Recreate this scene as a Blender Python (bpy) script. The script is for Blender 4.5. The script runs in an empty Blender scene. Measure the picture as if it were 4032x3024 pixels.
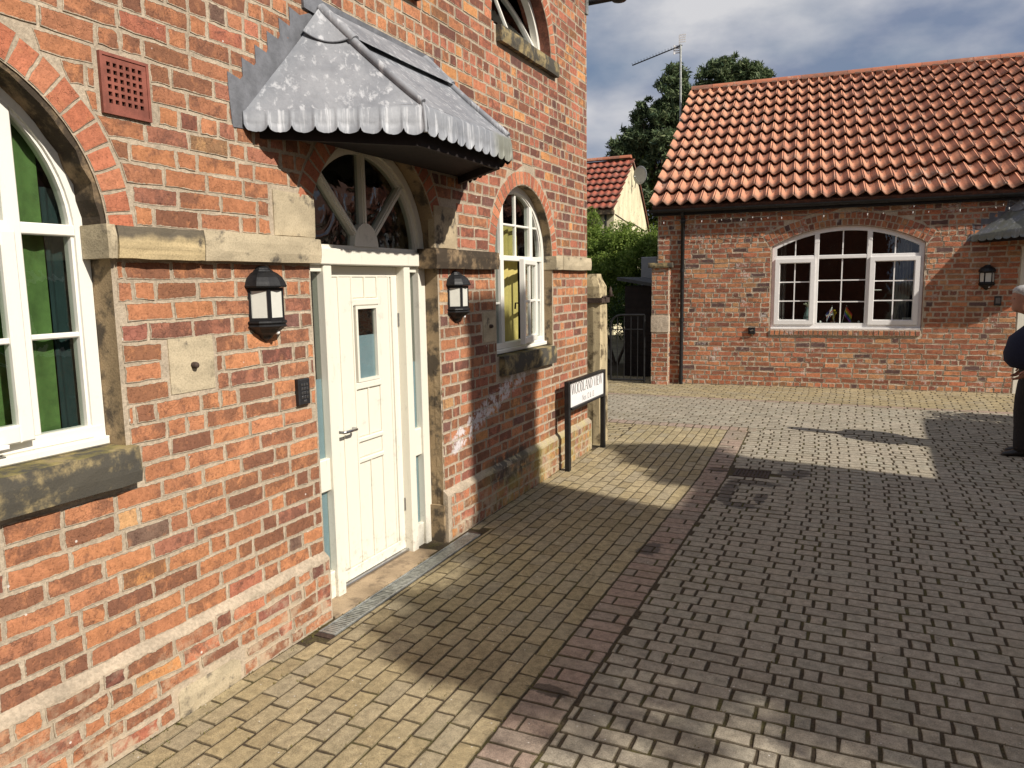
import bpy, bmesh, math, random
import numpy as np
from mathutils import Vector, Matrix, Euler

random.seed(7); np.random.seed(7)
S = bpy.context.scene
COL = S.collection
PI = math.pi
R = math.radians

# ------------------------------------------------------------------ camera
FPX = 2957.9 / 4032.0
CAM_YAW, CAM_PITCH, CAM_ROLL = R(25.204), R(-7.646), R(-0.922)
CAMP = Vector((2.73, 0.0, 1.9))
cf = Vector((-math.sin(CAM_YAW) * math.cos(CAM_PITCH), math.cos(CAM_YAW) * math.cos(CAM_PITCH), math.sin(CAM_PITCH)))
cr0 = Vector((math.cos(CAM_YAW), math.sin(CAM_YAW), 0)); cu0 = cr0.cross(cf)
cr = cr0 * math.cos(CAM_ROLL) + cu0 * math.sin(CAM_ROLL)
cu = -cr0 * math.sin(CAM_ROLL) + cu0 * math.cos(CAM_ROLL)
cam = bpy.data.cameras.new('camera'); camo = bpy.data.objects.new('camera', cam); COL.objects.link(camo)
cam.sensor_width = 36; cam.lens = 36 * FPX; cam.clip_start = 0.05; cam.clip_end = 3000
m = Matrix((cr, cu, -cf)).transposed().to_4x4(); m.translation = CAMP
camo.matrix_world = m
S.camera = camo
S.render.resolution_x, S.render.resolution_y = 1024, 768

def proj(P):
    v = Vector(P) - CAMP; z = v.dot(cf)
    if z < 0.05: return None
    return (0.5 + FPX * v.dot(cr) / z, 0.5 - FPX * v.dot(cu) / z * 4 / 3, z)
def inframe(P, mg=0.0):
    q = proj(P)
    return q is not None and -mg < q[0] < 1 + mg and -mg < q[1] < 1 + mg

# ------------------------------------------------------------------ light
SUN_D = Vector((-1, 0.28, -0.78)).normalized()
SUN_EL = math.asin(-SUN_D.z); SUN_ROT = math.atan2(-SUN_D.x, -SUN_D.y)
sl = bpy.data.lights.new('sun', 'SUN'); sl.energy = 5.0; sl.angle = R(0.6); sl.color = (1.0, 0.93, 0.83)
so = bpy.data.objects.new('sun', sl); COL.objects.link(so); so.location = (20, -5, 25)
so.rotation_euler = SUN_D.to_track_quat('-Z', 'Y').to_euler()

W = bpy.data.worlds.new('World'); S.world = W; W.use_nodes = True
nt = W.node_tree; nt.nodes.clear()
out = nt.nodes.new('ShaderNodeOutputWorld'); bg = nt.nodes.new('ShaderNodeBackground')
sky = nt.nodes.new('ShaderNodeTexSky'); sky.sky_type = 'NISHITA'; sky.sun_disc = False
sky.sun_elevation = SUN_EL; sky.sun_rotation = SUN_ROT; sky.air_density = 1.0; sky.dust_density = 0.6; sky.ozone_density = 1.5
tc = nt.nodes.new('ShaderNodeTexCoord'); mp = nt.nodes.new('ShaderNodeMapping')
mp.inputs['Scale'].default_value = (1.0, 1.0, 2.1); mp.inputs['Location'].default_value = (2.2, 0.5, 0.35)
nt.links.new(tc.outputs['Generated'], mp.inputs['Vector'])
n1 = nt.nodes.new('ShaderNodeTexNoise'); n1.inputs['Scale'].default_value = 2.6; n1.inputs['Detail'].default_value = 9; n1.inputs['Roughness'].default_value = 0.52
n2 = nt.nodes.new('ShaderNodeTexNoise'); n2.inputs['Scale'].default_value = 4.2; n2.inputs['Detail'].default_value = 8; n2.inputs['Roughness'].default_value = 0.5
nt.links.new(mp.outputs[0], n1.inputs['Vector']); nt.links.new(mp.outputs[0], n2.inputs['Vector'])
cr1 = nt.nodes.new('ShaderNodeValToRGB'); cr1.color_ramp.elements[0].position = 0.28; cr1.color_ramp.elements[1].position = 0.50
cr2 = nt.nodes.new('ShaderNodeValToRGB'); cr2.color_ramp.elements[0].position = 0.40; cr2.color_ramp.elements[1].position = 0.62
cr2.color_ramp.elements[0].color = (2.9, 3.5, 5.0, 1); cr2.color_ramp.elements[1].color = (8.6, 8.6, 8.9, 1)
nt.links.new(n1.outputs[0], cr1.inputs[0]); nt.links.new(n2.outputs[0], cr2.inputs[0])
mx = nt.nodes.new('ShaderNodeMix'); mx.data_type = 'RGBA'
nt.links.new(cr1.outputs[0], mx.inputs['Factor']); nt.links.new(sky.outputs[0], mx.inputs['A']); nt.links.new(cr2.outputs[0], mx.inputs['B'])
nt.links.new(mx.outputs['Result'], bg.inputs['Color']); bg.inputs['Strength'].default_value = 0.066
nt.links.new(bg.outputs[0], out.inputs[0])
S.view_settings.view_transform = 'Standard'; S.view_settings.look = 'None'
S.view_settings.gamma = 1; S.view_settings.exposure = 0.22; S.view_settings.use_curve_mapping = False
S.cycles.max_bounces = 6; S.cycles.transparent_max_bounces = 12

# ------------------------------------------------------------------ materials
class NB:
    def __init__(s, name):
        s.m = bpy.data.materials.new(name); s.m.use_nodes = True; s.t = s.m.node_tree; s.t.nodes.clear()
        s.o = s.t.nodes.new('ShaderNodeOutputMaterial'); s.p = s.t.nodes.new('ShaderNodeBsdfPrincipled')
        s.t.links.new(s.p.outputs[0], s.o.inputs[0]); s.geo = s.t.nodes.new('ShaderNodeNewGeometry'); s._att = None
    def n(s, t): return s.t.nodes.new('ShaderNode' + t)
    def l(s, a, b): s.t.links.new(a, b)
    def set(s, sock, v):
        if hasattr(v, 'links') or isinstance(v, bpy.types.NodeSocket): s.l(v, sock)
        else: sock.default_value = v
    def att(s):
        if s._att is None: s._att = s.n('Attribute'); s._att.attribute_name = 'rnd'
        return s._att
    def sep(s, v):
        q = s.n('SeparateXYZ'); s.l(v, q.inputs[0]); return q.outputs
    def pos(s): return s.geo.outputs['Position']
    def vadd(s, a, b, op='ADD'):
        q = s.n('VectorMath'); q.operation = op; s.set(q.inputs[0], a)
        if op == 'SCALE': s.set(q.inputs['Scale'], b)
        else: s.set(q.inputs[1], b)
        return q.outputs[0]
    def math(s, op, a, b=0.0, c=0.0, clamp=False):
        q = s.n('Math'); q.operation = op; q.use_clamp = clamp
        s.set(q.inputs[0], a); s.set(q.inputs[1], b); s.set(q.inputs[2], c); return q.outputs[0]
    def noise(s, v, scale, det=4, rough=0.55, dist=0.0, col=False):
        q = s.n('TexNoise'); s.l(v, q.inputs['Vector']); q.inputs['Scale'].default_value = scale
        q.inputs['Detail'].default_value = det; q.inputs['Roughness'].default_value = rough; q.inputs['Distortion'].default_value = dist
        return q.outputs[1 if col else 0]
    def voro(s, v, scale, feat='F1'):
        q = s.n('TexVoronoi'); q.feature = feat; s.l(v, q.inputs['Vector']); q.inputs['Scale'].default_value = scale; return q.outputs[0]
    def sm(s, v, a, b, lo=0.0, hi=1.0):
        q = s.n('MapRange'); q.interpolation_type = 'SMOOTHSTEP'; s.l(v, q.inputs[0])
        q.inputs[1].default_value = a; q.inputs[2].default_value = b; q.inputs[3].default_value = lo; q.inputs[4].default_value = hi
        return q.outputs[0]
    def ramp(s, v, els, interp='LINEAR'):
        q = s.n('ValToRGB'); q.color_ramp.interpolation = interp; e = q.color_ramp.elements
        while len(e) < len(els): e.new(0.5)
        for k, (p, c) in enumerate(els): e[k].position = p; e[k].color = (*c, 1) if len(c) == 3 else c
        s.l(v, q.inputs[0]); return q.outputs[0]
    def mix(s, f, a, b, mode='MIX'):
        q = s.n('Mix'); q.data_type = 'RGBA'; q.blend_type = mode; s.set(q.inputs['Factor'], f)
        s.set(q.inputs['A'], a if not isinstance(a, tuple) else (*a, 1)); s.set(q.inputs['B'], b if not isinstance(b, tuple) else (*b, 1))
        return q.outputs['Result']
    def mulv(s, c, v):
        q = s.n('Mix'); q.data_type = 'RGBA'; q.blend_type = 'MULTIPLY'; q.inputs['Factor'].default_value = 1
        s.l(c, q.inputs['A']) if not isinstance(c, tuple) else s.set(q.inputs['A'], (*c, 1))
        cc = s.n('CombineXYZ'); [s.set(cc.inputs[k], v) for k in range(3)]; s.l(cc.outputs[0], q.inputs['B']); return q.outputs['Result']
    def bump(s, h, dist=0.003, st=1.0, prev=None):
        q = s.n('Bump'); q.inputs['Distance'].default_value = dist; q.inputs['Strength'].default_value = st
        s.l(h, q.inputs['Height'])
        if prev is not None: s.l(prev, q.inputs['Normal'])
        return q.outputs[0]
    def fin(s, col, rough=0.8, nor=None, metal=0.0, spec=0.3):
        s.set(s.p.inputs['Base Color'], col if not isinstance(col, tuple) else (*col, 1)); s.set(s.p.inputs['Roughness'], rough)
        s.p.inputs['Metallic'].default_value = metal; s.p.inputs['Specular IOR Level'].default_value = spec
        if nor is not None: s.l(nor, s.p.inputs['Normal'])
        return s.m

def brick_mat(name, pal, mortar=(0.43, 0.355, 0.265), stains='left', soot=0.5, ragged=1.0, lime=0.0):
    b = NB(name); a = b.att(); rc = b.sep(a.outputs['Color']); edge = a.outputs['Alpha']; P = b.pos()
    off = b.vadd(P, b.vadd(a.outputs['Vector'], 7.0, 'SCALE'))
    col = b.ramp(rc[0], pal, 'CONSTANT')
    nm = b.noise(off, 30, 7, 0.68, 0.1)
    col = b.mulv(col, b.sm(nm, 0.25, 0.75, 0.72, 1.22))
    lowf = b.noise(P, 1.1, 3, 0.5); col = b.mulv(col, b.sm(lowf, 0.3, 0.7, 0.86, 1.08))
    # per-face scorch clouds, strength varies brick by brick
    ns = b.noise(off, 15, 8, 0.72, 0.25)
    sk = b.math('MULTIPLY', b.sm(b.math('ADD', ns, b.math('MULTIPLY', rc[1], 0.24)), 0.54, 0.70), soot)
    col = b.mix(sk, col, (0.085, 0.045, 0.036))
    yl = b.sm(b.noise(b.vadd(off, (3, 9, 1)), 17, 4, 0.6), 0.56, 0.72)
    col = b.mix(b.math('MULTIPLY', yl, 0.30), col, (0.55, 0.25, 0.12))
    # pits
    pv = b.noise(off, 95, 3, 0.6)
    col = b.mulv(col, b.sm(pv, 0.3, 0.45, 0.62, 1.0))
    # ragged lime smears over the arris
    ne = b.noise(P, 46, 5, 0.7); ne2 = b.noise(P, 11, 3, 0.6)
    m = b.math('ADD', edge, b.math('MULTIPLY', b.math('SUBTRACT', ne, 0.5), 1.5 * ragged))
    m = b.math('ADD', m, b.math('MULTIPLY', b.math('SUBTRACT', ne2, 0.5), 0.7 * ragged))
    mm = b.sm(m, 0.22, 0.40, 1, 0)
    mc = b.mix(b.sm(b.noise(P, 30, 4), 0.35, 0.65), tuple(x * 0.8 for x in mortar), tuple(x * 1.12 for x in mortar))
    col = b.mix(mm, col, mc)
    if lime:
        lv = b.sm(b.noise(P, 3.2, 6, 0.7), 0.56, 0.66); lv2 = b.sm(b.noise(P, 24, 4, 0.7), 0.42, 0.56)
        col = b.mix(b.math('MULTIPLY', b.math('MULTIPLY', lv, lv2), lime), col, (0.62, 0.55, 0.50))
    pz = b.sep(P)
    if stains == 'left':
        col = wall_stains(b, col, pz, P)
    # tiny white bird specks
    sp = b.sm(b.voro(P, 7.5), 0.035, 0.05, 1, 0)
    col = b.mix(b.math('MULTIPLY', sp, 0.75), col, (0.75, 0.72, 0.66))
    h = b.math('ADD', b.math('MULTIPLY', nm, 0.7), b.math('ADD', b.math('MULTIPLY', pv, 0.45), b.math('MULTIPLY', mm, 0.35)))
    cr_ = b.sm(b.voro(b.vadd(off, b.vadd(b.noise(off, 20, 3, 0.6, 0, True), 0.08, 'SCALE')), 19, 'DISTANCE_TO_EDGE'), 0.0, 0.035)
    h = b.math('ADD', h, b.math('MULTIPLY', cr_, b.math('MULTIPLY', rc[2], 0.30)))
    return b.fin(col, 0.9, b.bump(h, 0.006, 0.9), spec=0.2)

def wall_stains(b, col, pz, P):
    y, z = pz[1], pz[2]
    # white salts climbing in a rough diagonal band right of the door
    c = b.math('ADD', b.math('MULTIPLY', y, 0.33), -0.86)     # centre height of the band
    d = b.math('ABSOLUTE', b.math('SUBTRACT', z, c))
    bnd = b.math('MULTIPLY', b.sm(d, 0.04, 0.17, 1, 0), b.math('MULTIPLY', b.sm(y, 4.62, 4.8), b.sm(y, 6.2, 6.5, 1, 0)))
    w = b.math('ADD', b.math('MULTIPLY', b.noise(P, 11, 7, 0.8), 1.0), b.math('MULTIPLY', bnd, 0.16))
    col = b.mix(b.math('MULTIPLY', b.math('MULTIPLY', b.sm(w, 0.62, 0.70), bnd), 0.9), col, (0.66, 0.62, 0.62))
    # algae on the plinth at the far end, dark smudge beside it
    mo = b.math('MULTIPLY', b.sm(y, 4.9, 5.6), b.sm(z, 0.36, 0.48, 1, 0))
    mo = b.math('MULTIPLY', mo, b.sm(b.noise(P, 5, 5, 0.65), 0.36, 0.62))
    col = b.mix(b.math('MULTIPLY', mo, 0.62), col, (0.34, 0.30, 0.09))
    so_ = b.math('MULTIPLY', b.math('MULTIPLY', b.sm(y, 5.2, 5.45), b.sm(y, 5.95, 6.2, 1, 0)), b.math('MULTIPLY', b.sm(z, 0.2, 0.3), b.sm(z, 0.44, 0.5, 1, 0)))
    col = b.mix(b.math('MULTIPLY', b.math('MULTIPLY', so_, b.sm(b.noise(P, 14, 4), 0.38, 0.5)), 0.8), col, (0.06, 0.055, 0.05))
    # lime wash bleeding over the foot of the wall near the viewer
    lw = b.math('MULTIPLY', b.sm(z, 0.0, 0.42, 0.75, 0.25), b.math('MULTIPLY', b.sm(z, 0.36, 0.40, 1, 0), b.sm(b.noise(P, 9, 5, 0.7), 0.46, 0.62)))
    col = b.mix(lw, col, (0.50, 0.40, 0.28))
    return col

def mortar_mat(name, c=(0.46, 0.36, 0.26), stains=None):
    b = NB(name); P = b.pos(); n = b.noise(P, 60, 6, 0.7); n2 = b.noise(P, 5, 5, 0.6)
    col = b.mix(b.sm(n2, 0.3, 0.7), tuple(x * 0.82 for x in c), tuple(x * 1.15 for x in c))
    col = b.mulv(col, b.sm(n, 0.25, 0.7, 0.72, 1.15))
    if stains: col = wall_stains(b, col, b.sep(P), P)
    return b.fin(col, 0.95, b.bump(b.math('ADD', n, b.math('MULTIPLY', b.noise(P, 18, 3), 1.2)), 0.006, 0.9), spec=0.15)

def stone_mat(name, c, dark=(0.06, 0.055, 0.05), amt=0.5, streak=(7, 4, 9), moss=0.0, up=False):
    b = NB(name); P = b.pos(); q = b.n('Mapping'); q.inputs['Scale'].default_value = streak; b.l(P, q.inputs[0])
    g = b.noise(q.outputs[0], 1.0, 4, 0.5); n = b.noise(P, 7, 6, 0.65); f = b.noise(P, 120, 3, 0.7)
    col = b.mix(b.sm(g, 0.3, 0.7), tuple(x * 0.82 for x in c), tuple(x * 1.15 for x in c))
    col = b.mulv(col, b.sm(f, 0.25, 0.6, 0.78, 1.08))
    col = b.mix(b.math('MULTIPLY', b.sm(n, 0.62 - 0.3 * amt, 0.74 - 0.24 * amt), 0.9), col, dark)
    if moss:
        nz = b.sep(b.geo.outputs['Normal'])[2]
        mm = b.math('MULTIPLY', b.sm(nz, 0.3, 0.8), b.sm(b.noise(P, 16, 4, 0.6), 0.40, 0.60))
        col = b.mix(b.math('MULTIPLY', mm, moss), col, (0.25, 0.21, 0.06))
    return b.fin(col, 0.9, b.bump(b.math('ADD', b.math('MULTIPLY', f, 0.5), n), 0.006, 0.8), spec=0.2)

def paint_mat(name, c, dirt=0.3, rough=0.45, gloss=0.4):
    b = NB(name); P = b.pos(); n = b.noise(P, 9, 6, 0.7); g = b.noise(P, 60, 4, 0.6)
    q = b.n('Mapping'); q.inputs['Scale'].default_value = (30, 30, 3); b.l(P, q.inputs[0]); st = b.noise(q.outputs[0], 1, 4, 0.6)
    c0 = c; gr = b.math('MULTIPLY', b.sm(b.sep(P)[2], 0.02, 0.42, 1, 0), b.sm(b.noise(P, 20, 6, 0.75), 0.50, 0.66))
    c = b.mix(b.math('MULTIPLY', gr, dirt), c0, (0.30, 0.25, 0.17))
    col = b.mix(b.math('MULTIPLY', b.sm(n, 0.58, 0.74), dirt), c, tuple(x * 0.62 for x in c0))
    col = b.mix(b.math('MULTIPLY', b.sm(st, 0.64, 0.74), dirt * 0.6), col, (0.35, 0.28, 0.18))
    return b.fin(col, rough, b.bump(b.math('ADD', g, st), 0.0012, 0.6), spec=gloss)

def plain_mat(name, c, rough=0.6, metal=0.0, spec=0.4, var=0.15, sc=12, bump=0.001):
    b = NB(name); P = b.pos(); n = b.noise(P, sc, 5, 0.65)
    col = b.mix(b.sm(n, 0.3, 0.7), tuple(x * (1 - var) for x in c), tuple(x * (1 + var) for x in c))
    return b.fin(col, rough, b.bump(b.noise(P, sc * 6, 3), bump, 0.6), metal, spec)

PAL_L = [(0.0, (0.485, 0.21, 0.107)), (0.25, (0.44, 0.188, 0.095)), (0.5, (0.405, 0.175, 0.095)), (0.66, (0.505, 0.22, 0.105)), (0.86, (0.375, 0.158, 0.10)), (0.93, (0.52, 0.23, 0.11)), (0.978, (0.56, 0.32, 0.15)), (0.991, (0.20, 0.125, 0.09))]
PAL_R = [(0.0, (0.56, 0.22, 0.115)), (0.22, (0.50, 0.18, 0.095)), (0.42, (0.44, 0.165, 0.095)), (0.6, (0.60, 0.25, 0.12)), (0.78, (0.34, 0.135, 0.09)), (0.88, (0.60, 0.31, 0.15)), (0.955, (0.15, 0.09, 0.08))]
PAL_F = [(0.0, (0.47, 0.18, 0.11)), (0.25, (0.40, 0.145, 0.09)), (0.48, (0.30, 0.12, 0.085)), (0.66, (0.51, 0.20, 0.11)), (0.82, (0.20, 0.10, 0.08)), (0.90, (0.57, 0.27, 0.11))]
M = {}
M['brickL'] = brick_mat('weathered_red_brick', PAL_L, stains='left', soot=0.62)
M['brickF'] = brick_mat('mixed_dark_brick', PAL_F, stains='left', soot=0.7, ragged=0.8)
M['brickR'] = brick_mat('old_red_brick', PAL_R, mortar=(0.52, 0.43, 0.33), stains=None, soot=0.5, ragged=1.2, lime=0.85)
M['voussoir'] = brick_mat('rubbed_arch_brick', [(0.0, (0.50, 0.18, 0.10)), (0.3, (0.45, 0.155, 0.085)), (0.6, (0.55, 0.22, 0.12)), (0.85, (0.36, 0.13, 0.08))], stains=None, soot=0.2, ragged=0.5)
M['mortar'] = mortar_mat('lime_mortar', (0.43, 0.355, 0.265), stains=True)
M['mortarR'] = mortar_mat('grey_lime_mortar', (0.52, 0.43, 0.33))
M['stone'] = stone_mat('buff_sandstone', (0.41, 0.33, 0.215), amt=0.40)
def band_mat():
    m_ = stone_mat('sooty_top_band_stone', (0.47, 0.37, 0.21), amt=0.15, streak=(5, 3, 60)); nt_ = m_.node_tree; p_ = [n for n in nt_.nodes if n.type == 'BSDF_PRINCIPLED'][0]
    src = p_.inputs['Base Color'].links[0].from_socket; g_ = nt_.nodes.new('ShaderNodeNewGeometry'); sp_ = nt_.nodes.new('ShaderNodeSeparateXYZ'); nt_.links.new(g_.outputs['Position'], sp_.inputs[0])
    no = nt_.nodes.new('ShaderNodeTexNoise'); no.inputs['Scale'].default_value = 9; no.inputs['Detail'].default_value = 6; nt_.links.new(g_.outputs['Position'], no.inputs['Vector'])
    ad = nt_.nodes.new('ShaderNodeMath'); ad.operation = 'MULTIPLY_ADD'; nt_.links.new(no.outputs[0], ad.inputs[0]); ad.inputs[1].default_value = 0.10; nt_.links.new(sp_.outputs[2], ad.inputs[2])
    mr = nt_.nodes.new('ShaderNodeMapRange'); mr.interpolation_type = 'SMOOTHSTEP'; nt_.links.new(ad.outputs[0], mr.inputs[0]); mr.inputs[1].default_value = 2.135; mr.inputs[2].default_value = 2.175; mr.inputs[4].default_value = 0.85
    mx_ = nt_.nodes.new('ShaderNodeMix'); mx_.data_type = 'RGBA'; nt_.links.new(mr.outputs[0], mx_.inputs['Factor']); nt_.links.new(src, mx_.inputs['A']); mx_.inputs['B'].default_value = (0.06, 0.055, 0.05, 1); nt_.links.new(mx_.outputs['Result'], p_.inputs['Base Color']); return m_
M['stone_band'] = band_mat()
M['stone_pale'] = stone_mat('pale_patched_stone', (0.43, 0.36, 0.245), amt=0.22)
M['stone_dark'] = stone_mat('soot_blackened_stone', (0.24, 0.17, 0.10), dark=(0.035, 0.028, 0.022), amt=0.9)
M['stone_jamb'] = stone_mat('weathered_jamb_stone', (0.30, 0.22, 0.13), dark=(0.06, 0.05, 0.04), amt=0.55, streak=(6, 6, 3))
M['stone_sill'] = stone_mat('mossy_sill_stone', (0.30, 0.235, 0.12), dark=(0.05, 0.05, 0.048), amt=0.85, moss=0.5)
M['stone_post'] = stone_mat('gatepost_stone', (0.44, 0.36, 0.22), dark=(0.10, 0.075, 0.045), amt=0.42, streak=(16, 16, 1.2))
M['white'] = paint_mat('white_gloss_paint', (0.76, 0.74, 0.67), 0.35)
M['cream'] = paint_mat('cream_paint', (0.73, 0.70, 0.60), 0.55)
M['upvc'] = plain_mat('white_plastic', (0.80, 0.78, 0.76), 0.35, var=0.03)
M['black'] = plain_mat('black_painted_metal', (0.012, 0.012, 0.013), 0.5, spec=0.35, var=0.4)
M['blackmatt'] = plain_mat('black_plastic', (0.02, 0.02, 0.022), 0.5, var=0.3)
M['steel'] = plain_mat('brushed_steel', (0.45, 0.45, 0.46), 0.28, metal=1.0, var=0.1)
M['terra'] = plain_mat('red_terracotta', (0.22, 0.07, 0.048), 0.8, var=0.25)
M['void'] = plain_mat('near_black', (0.01, 0.009, 0.008), 1.0, spec=0)  # near-black; on sheets it paints the shade of unbuilt hollows
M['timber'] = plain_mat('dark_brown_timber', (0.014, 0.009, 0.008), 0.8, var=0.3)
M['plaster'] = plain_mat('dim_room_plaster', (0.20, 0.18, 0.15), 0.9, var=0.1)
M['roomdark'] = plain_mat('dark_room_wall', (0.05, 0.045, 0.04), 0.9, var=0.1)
M['green_cloth'] = plain_mat('lime_green_curtain', (0.09, 0.165, 0.045), 0.9, var=0.25)
M['teal_cloth'] = plain_mat('teal_cloth', (0.015, 0.035, 0.035), 0.9, var=0.15)
M['yellow_cloth'] = plain_mat('yellow_curtain', (0.48, 0.40, 0.13), 0.9, var=0.1)
M['grey_cloth'] = plain_mat('grey_curtain', (0.16, 0.145, 0.14), 0.9, var=0.1)
M['film'] = plain_mat('frosted_privacy_film', (0.26, 0.35, 0.41), 0.5, var=0.05)
M['film_pale'] = plain_mat('pale_frosted_film', (0.42, 0.47, 0.46), 0.5, var=0.05)
M['lampglass'] = plain_mat('opal_lamp_panel', (0.60, 0.60, 0.54), 0.3, var=0.04)
M['slab'] = stone_mat('sandy_concrete_slab', (0.36, 0.27, 0.175), dark=(0.20, 0.15, 0.10), amt=0.4, streak=(6, 6, 6))
M['render'] = stone_mat('cream_render', (0.66, 0.59, 0.40), dark=(0.42, 0.37, 0.26), amt=0.25, streak=(3, 3, 1))
M['galv'] = plain_mat('galvanised_steel', (0.36, 0.37, 0.35), 0.5, metal=0.7, var=0.35, sc=30)
M['iron'] = plain_mat('rusty_cast_iron', (0.05, 0.032, 0.024), 0.8, var=0.5, sc=40)

def glass_mat(name='window_glass', tint=(0.86, 0.89, 0.87), wob=0.0):
    b = NB(name); t = b.n('BsdfTransparent'); t.inputs[0].default_value = (*tint, 1)
    g = b.n('BsdfGlossy'); g.inputs['Roughness'].default_value = 0.005; g.inputs[0].default_value = (0.95, 0.97, 1, 1)
    dt = b.n('VectorMath'); dt.operation = 'DOT_PRODUCT'; b.l(b.geo.outputs['Incoming'], dt.inputs[0]); b.l(b.geo.outputs['Normal'], dt.inputs[1])
    cz = b.math('SUBTRACT', 1.0, b.math('ABSOLUTE', dt.outputs['Value'])); f = b.math('MULTIPLY_ADD', b.math('POWER', cz, 5.0), 0.92, 0.08)
    f = b.math('MULTIPLY', f, b.math('SUBTRACT', 1.0, b.geo.outputs['Backfacing'])); x = b.n('MixShader')
    if wob:
        q = b.bump(b.noise(b.pos(), 5, 2, 0.5, 1.0), wob, 1.0); b.l(q, g.inputs['Normal'])
    b.l(f, x.inputs[0]); b.l(t.outputs[0], x.inputs[1]); b.l(g.outputs[0], x.inputs[2]); b.l(x.outputs[0], b.o.inputs[0])
    return b.m
M['glass'] = glass_mat(wob=0.0012)
M['oldglass'] = glass_mat('rippled_old_glass', wob=0.009)

def lead_mat():
    b = NB('weathered_lead'); P = b.pos(); n = b.noise(P, 4, 5, 0.55, 0.3); q = b.n('Mapping'); q.inputs['Scale'].default_value = (24, 24, 2.2); b.l(P, q.inputs[0])
    st = b.noise(q.outputs[0], 1, 5, 0.65, 0.3); f = b.noise(P, 40, 4, 0.7); bl = b.noise(P, 14, 5, 0.6, 1.5)
    col = b.mix(b.sm(n, 0.32, 0.68), (0.18, 0.19, 0.21), (0.275, 0.285, 0.305))
    col = b.mix(b.math('MULTIPLY', b.sm(st, 0.52, 0.66), 0.75), col, (0.50, 0.51, 0.53))
    col = b.mix(b.math('MULTIPLY', b.sm(bl, 0.60, 0.70), 0.12), col, (0.44, 0.44, 0.45))
    col = b.mulv(col, b.sm(f, 0.3, 0.6, 0.93, 1.03))
    y = b.sep(P)[1]; z = b.sep(P)[2]
    gm = b.math('MULTIPLY', b.math('MULTIPLY', b.sm(y, 4.2, 4.34), b.sm(z, 2.80, 2.84, 1, 0)), b.sm(n, 0.35, 0.55))
    col = b.mix(b.math('MULTIPLY', gm, 0.6), col, (0.13, 0.13, 0.06))
    return b.fin(col, 0.58, b.bump(b.math('ADD', n, b.math('MULTIPLY', f, 0.3)), 0.008, 0.5), metal=0.12, spec=0.4)
M['lead'] = lead_mat()
M['lead_dark'] = plain_mat('dull_dark_lead', (0.15, 0.155, 0.17), 0.6, 0.1, 0.4, 0.25, 9, 0.004)

def paver_mat(name, pal, moss=0.3):
    b = NB(name); a = b.att(); rc = b.sep(a.outputs['Color']); edge = a.outputs['Alpha']; P = b.pos()
    col = b.ramp(rc[0], pal)
    fine = b.noise(P, 210, 3, 0.75); md = b.noise(P, 26, 5, 0.65); big = b.noise(P, 1.6, 5, 0.6)
    col = b.mulv(col, b.sm(md, 0.25, 0.75, 0.72, 1.22)); col = b.mulv(col, b.sm(fine, 0.28, 0.66, 0.62, 1.22))
    ag = b.sm(b.voro(P, 120), 0.10, 0.16, 1, 0)
    ag = b.math('MULTIPLY', ag, b.sm(b.noise(P, 90, 2), 0.5, 0.6))
    col = b.mix(b.math('MULTIPLY', ag, 0.85), col, (0.70, 0.66, 0.55))
    wp = b.sm(b.voro(b.vadd(P, (2, 7, 0)), 16), 0.045, 0.065, 1, 0); col = b.mix(b.math('MULTIPLY', wp, 0.8), col, (0.72, 0.70, 0.64))
    dk = b.sm(b.voro(b.vadd(P, (5, 2, 0)), 75), 0.05, 0.12, 1, 0)
    col = b.mix(b.math('MULTIPLY', dk, 0.5), col, (0.05, 0.045, 0.035))
    m = b.math('ADD', edge, b.math('MULTIPLY', b.math('SUBTRACT', b.noise(P, 60, 4, 0.7), 0.5), 1.3))
    col = b.mix(b.math('MULTIPLY', b.sm(m, 0.05, 0.45, 1, 0), 0.60), col, (0.13, 0.105, 0.065))
    col = b.mix(b.math('MULTIPLY', b.sm(big, 0.5, 0.68), moss), col, (0.20, 0.17, 0.09))
    # wet ring and drips round the gully
    s = b.sep(P); rough = 0.88
    def blob(cx, cy, rx, ry, th=0.0):
        dx = b.math('DIVIDE', b.math('SUBTRACT', s[0], cx), rx); dy = b.math('DIVIDE', b.math('SUBTRACT', s[1], cy), ry)
        return b.math('SQRT', b.math('ADD', b.math('MULTIPLY', dx, dx), b.math('MULTIPLY', dy, dy)))
    nn = b.math('MULTIPLY', b.math('SUBTRACT', b.noise(P, 8, 6, 0.72), 0.5), 2.0); wet = None
    for (cx, cy, rx, ry) in ((1.87, 6.96, 0.25, 0.10), (1.70, 6.62, 0.075, 0.40), (1.84, 6.24, 0.17, 0.10), (1.99, 6.50, 0.06, 0.17), (2.19, 7.40, 0.17, 0.17), (1.46, 3.04, 0.12, 0.05), (1.50, 7.33, 0.10, 0.09), (1.43, 5.0, 0.08, 0.14)):
        r3 = b.sm(b.math('ADD', blob(cx, cy, rx, ry), nn), 0.80, 1.0, 1, 0); wet = r3 if wet is None else b.math('MAXIMUM', wet, r3)
    col = b.mulv(col, b.math('SUBTRACT', 1.0, b.math('MULTIPLY', wet, 0.72)))
    rough = b.math('SUBTRACT', 0.9, b.math('MULTIPLY', wet, 0.45))
    h = b.math('ADD', b.math('MULTIPLY', fine, 0.6), md)
    return b.fin(col, rough, b.bump(h, 0.004, 0.9), spec=0.25)
M['buff'] = paver_mat('buff_block_paving', [(0.0, (0.30, 0.24, 0.14)), (0.4, (0.36, 0.29, 0.165)), (0.7, (0.32, 0.27, 0.18)), (1.0, (0.39, 0.315, 0.185))])
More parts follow.
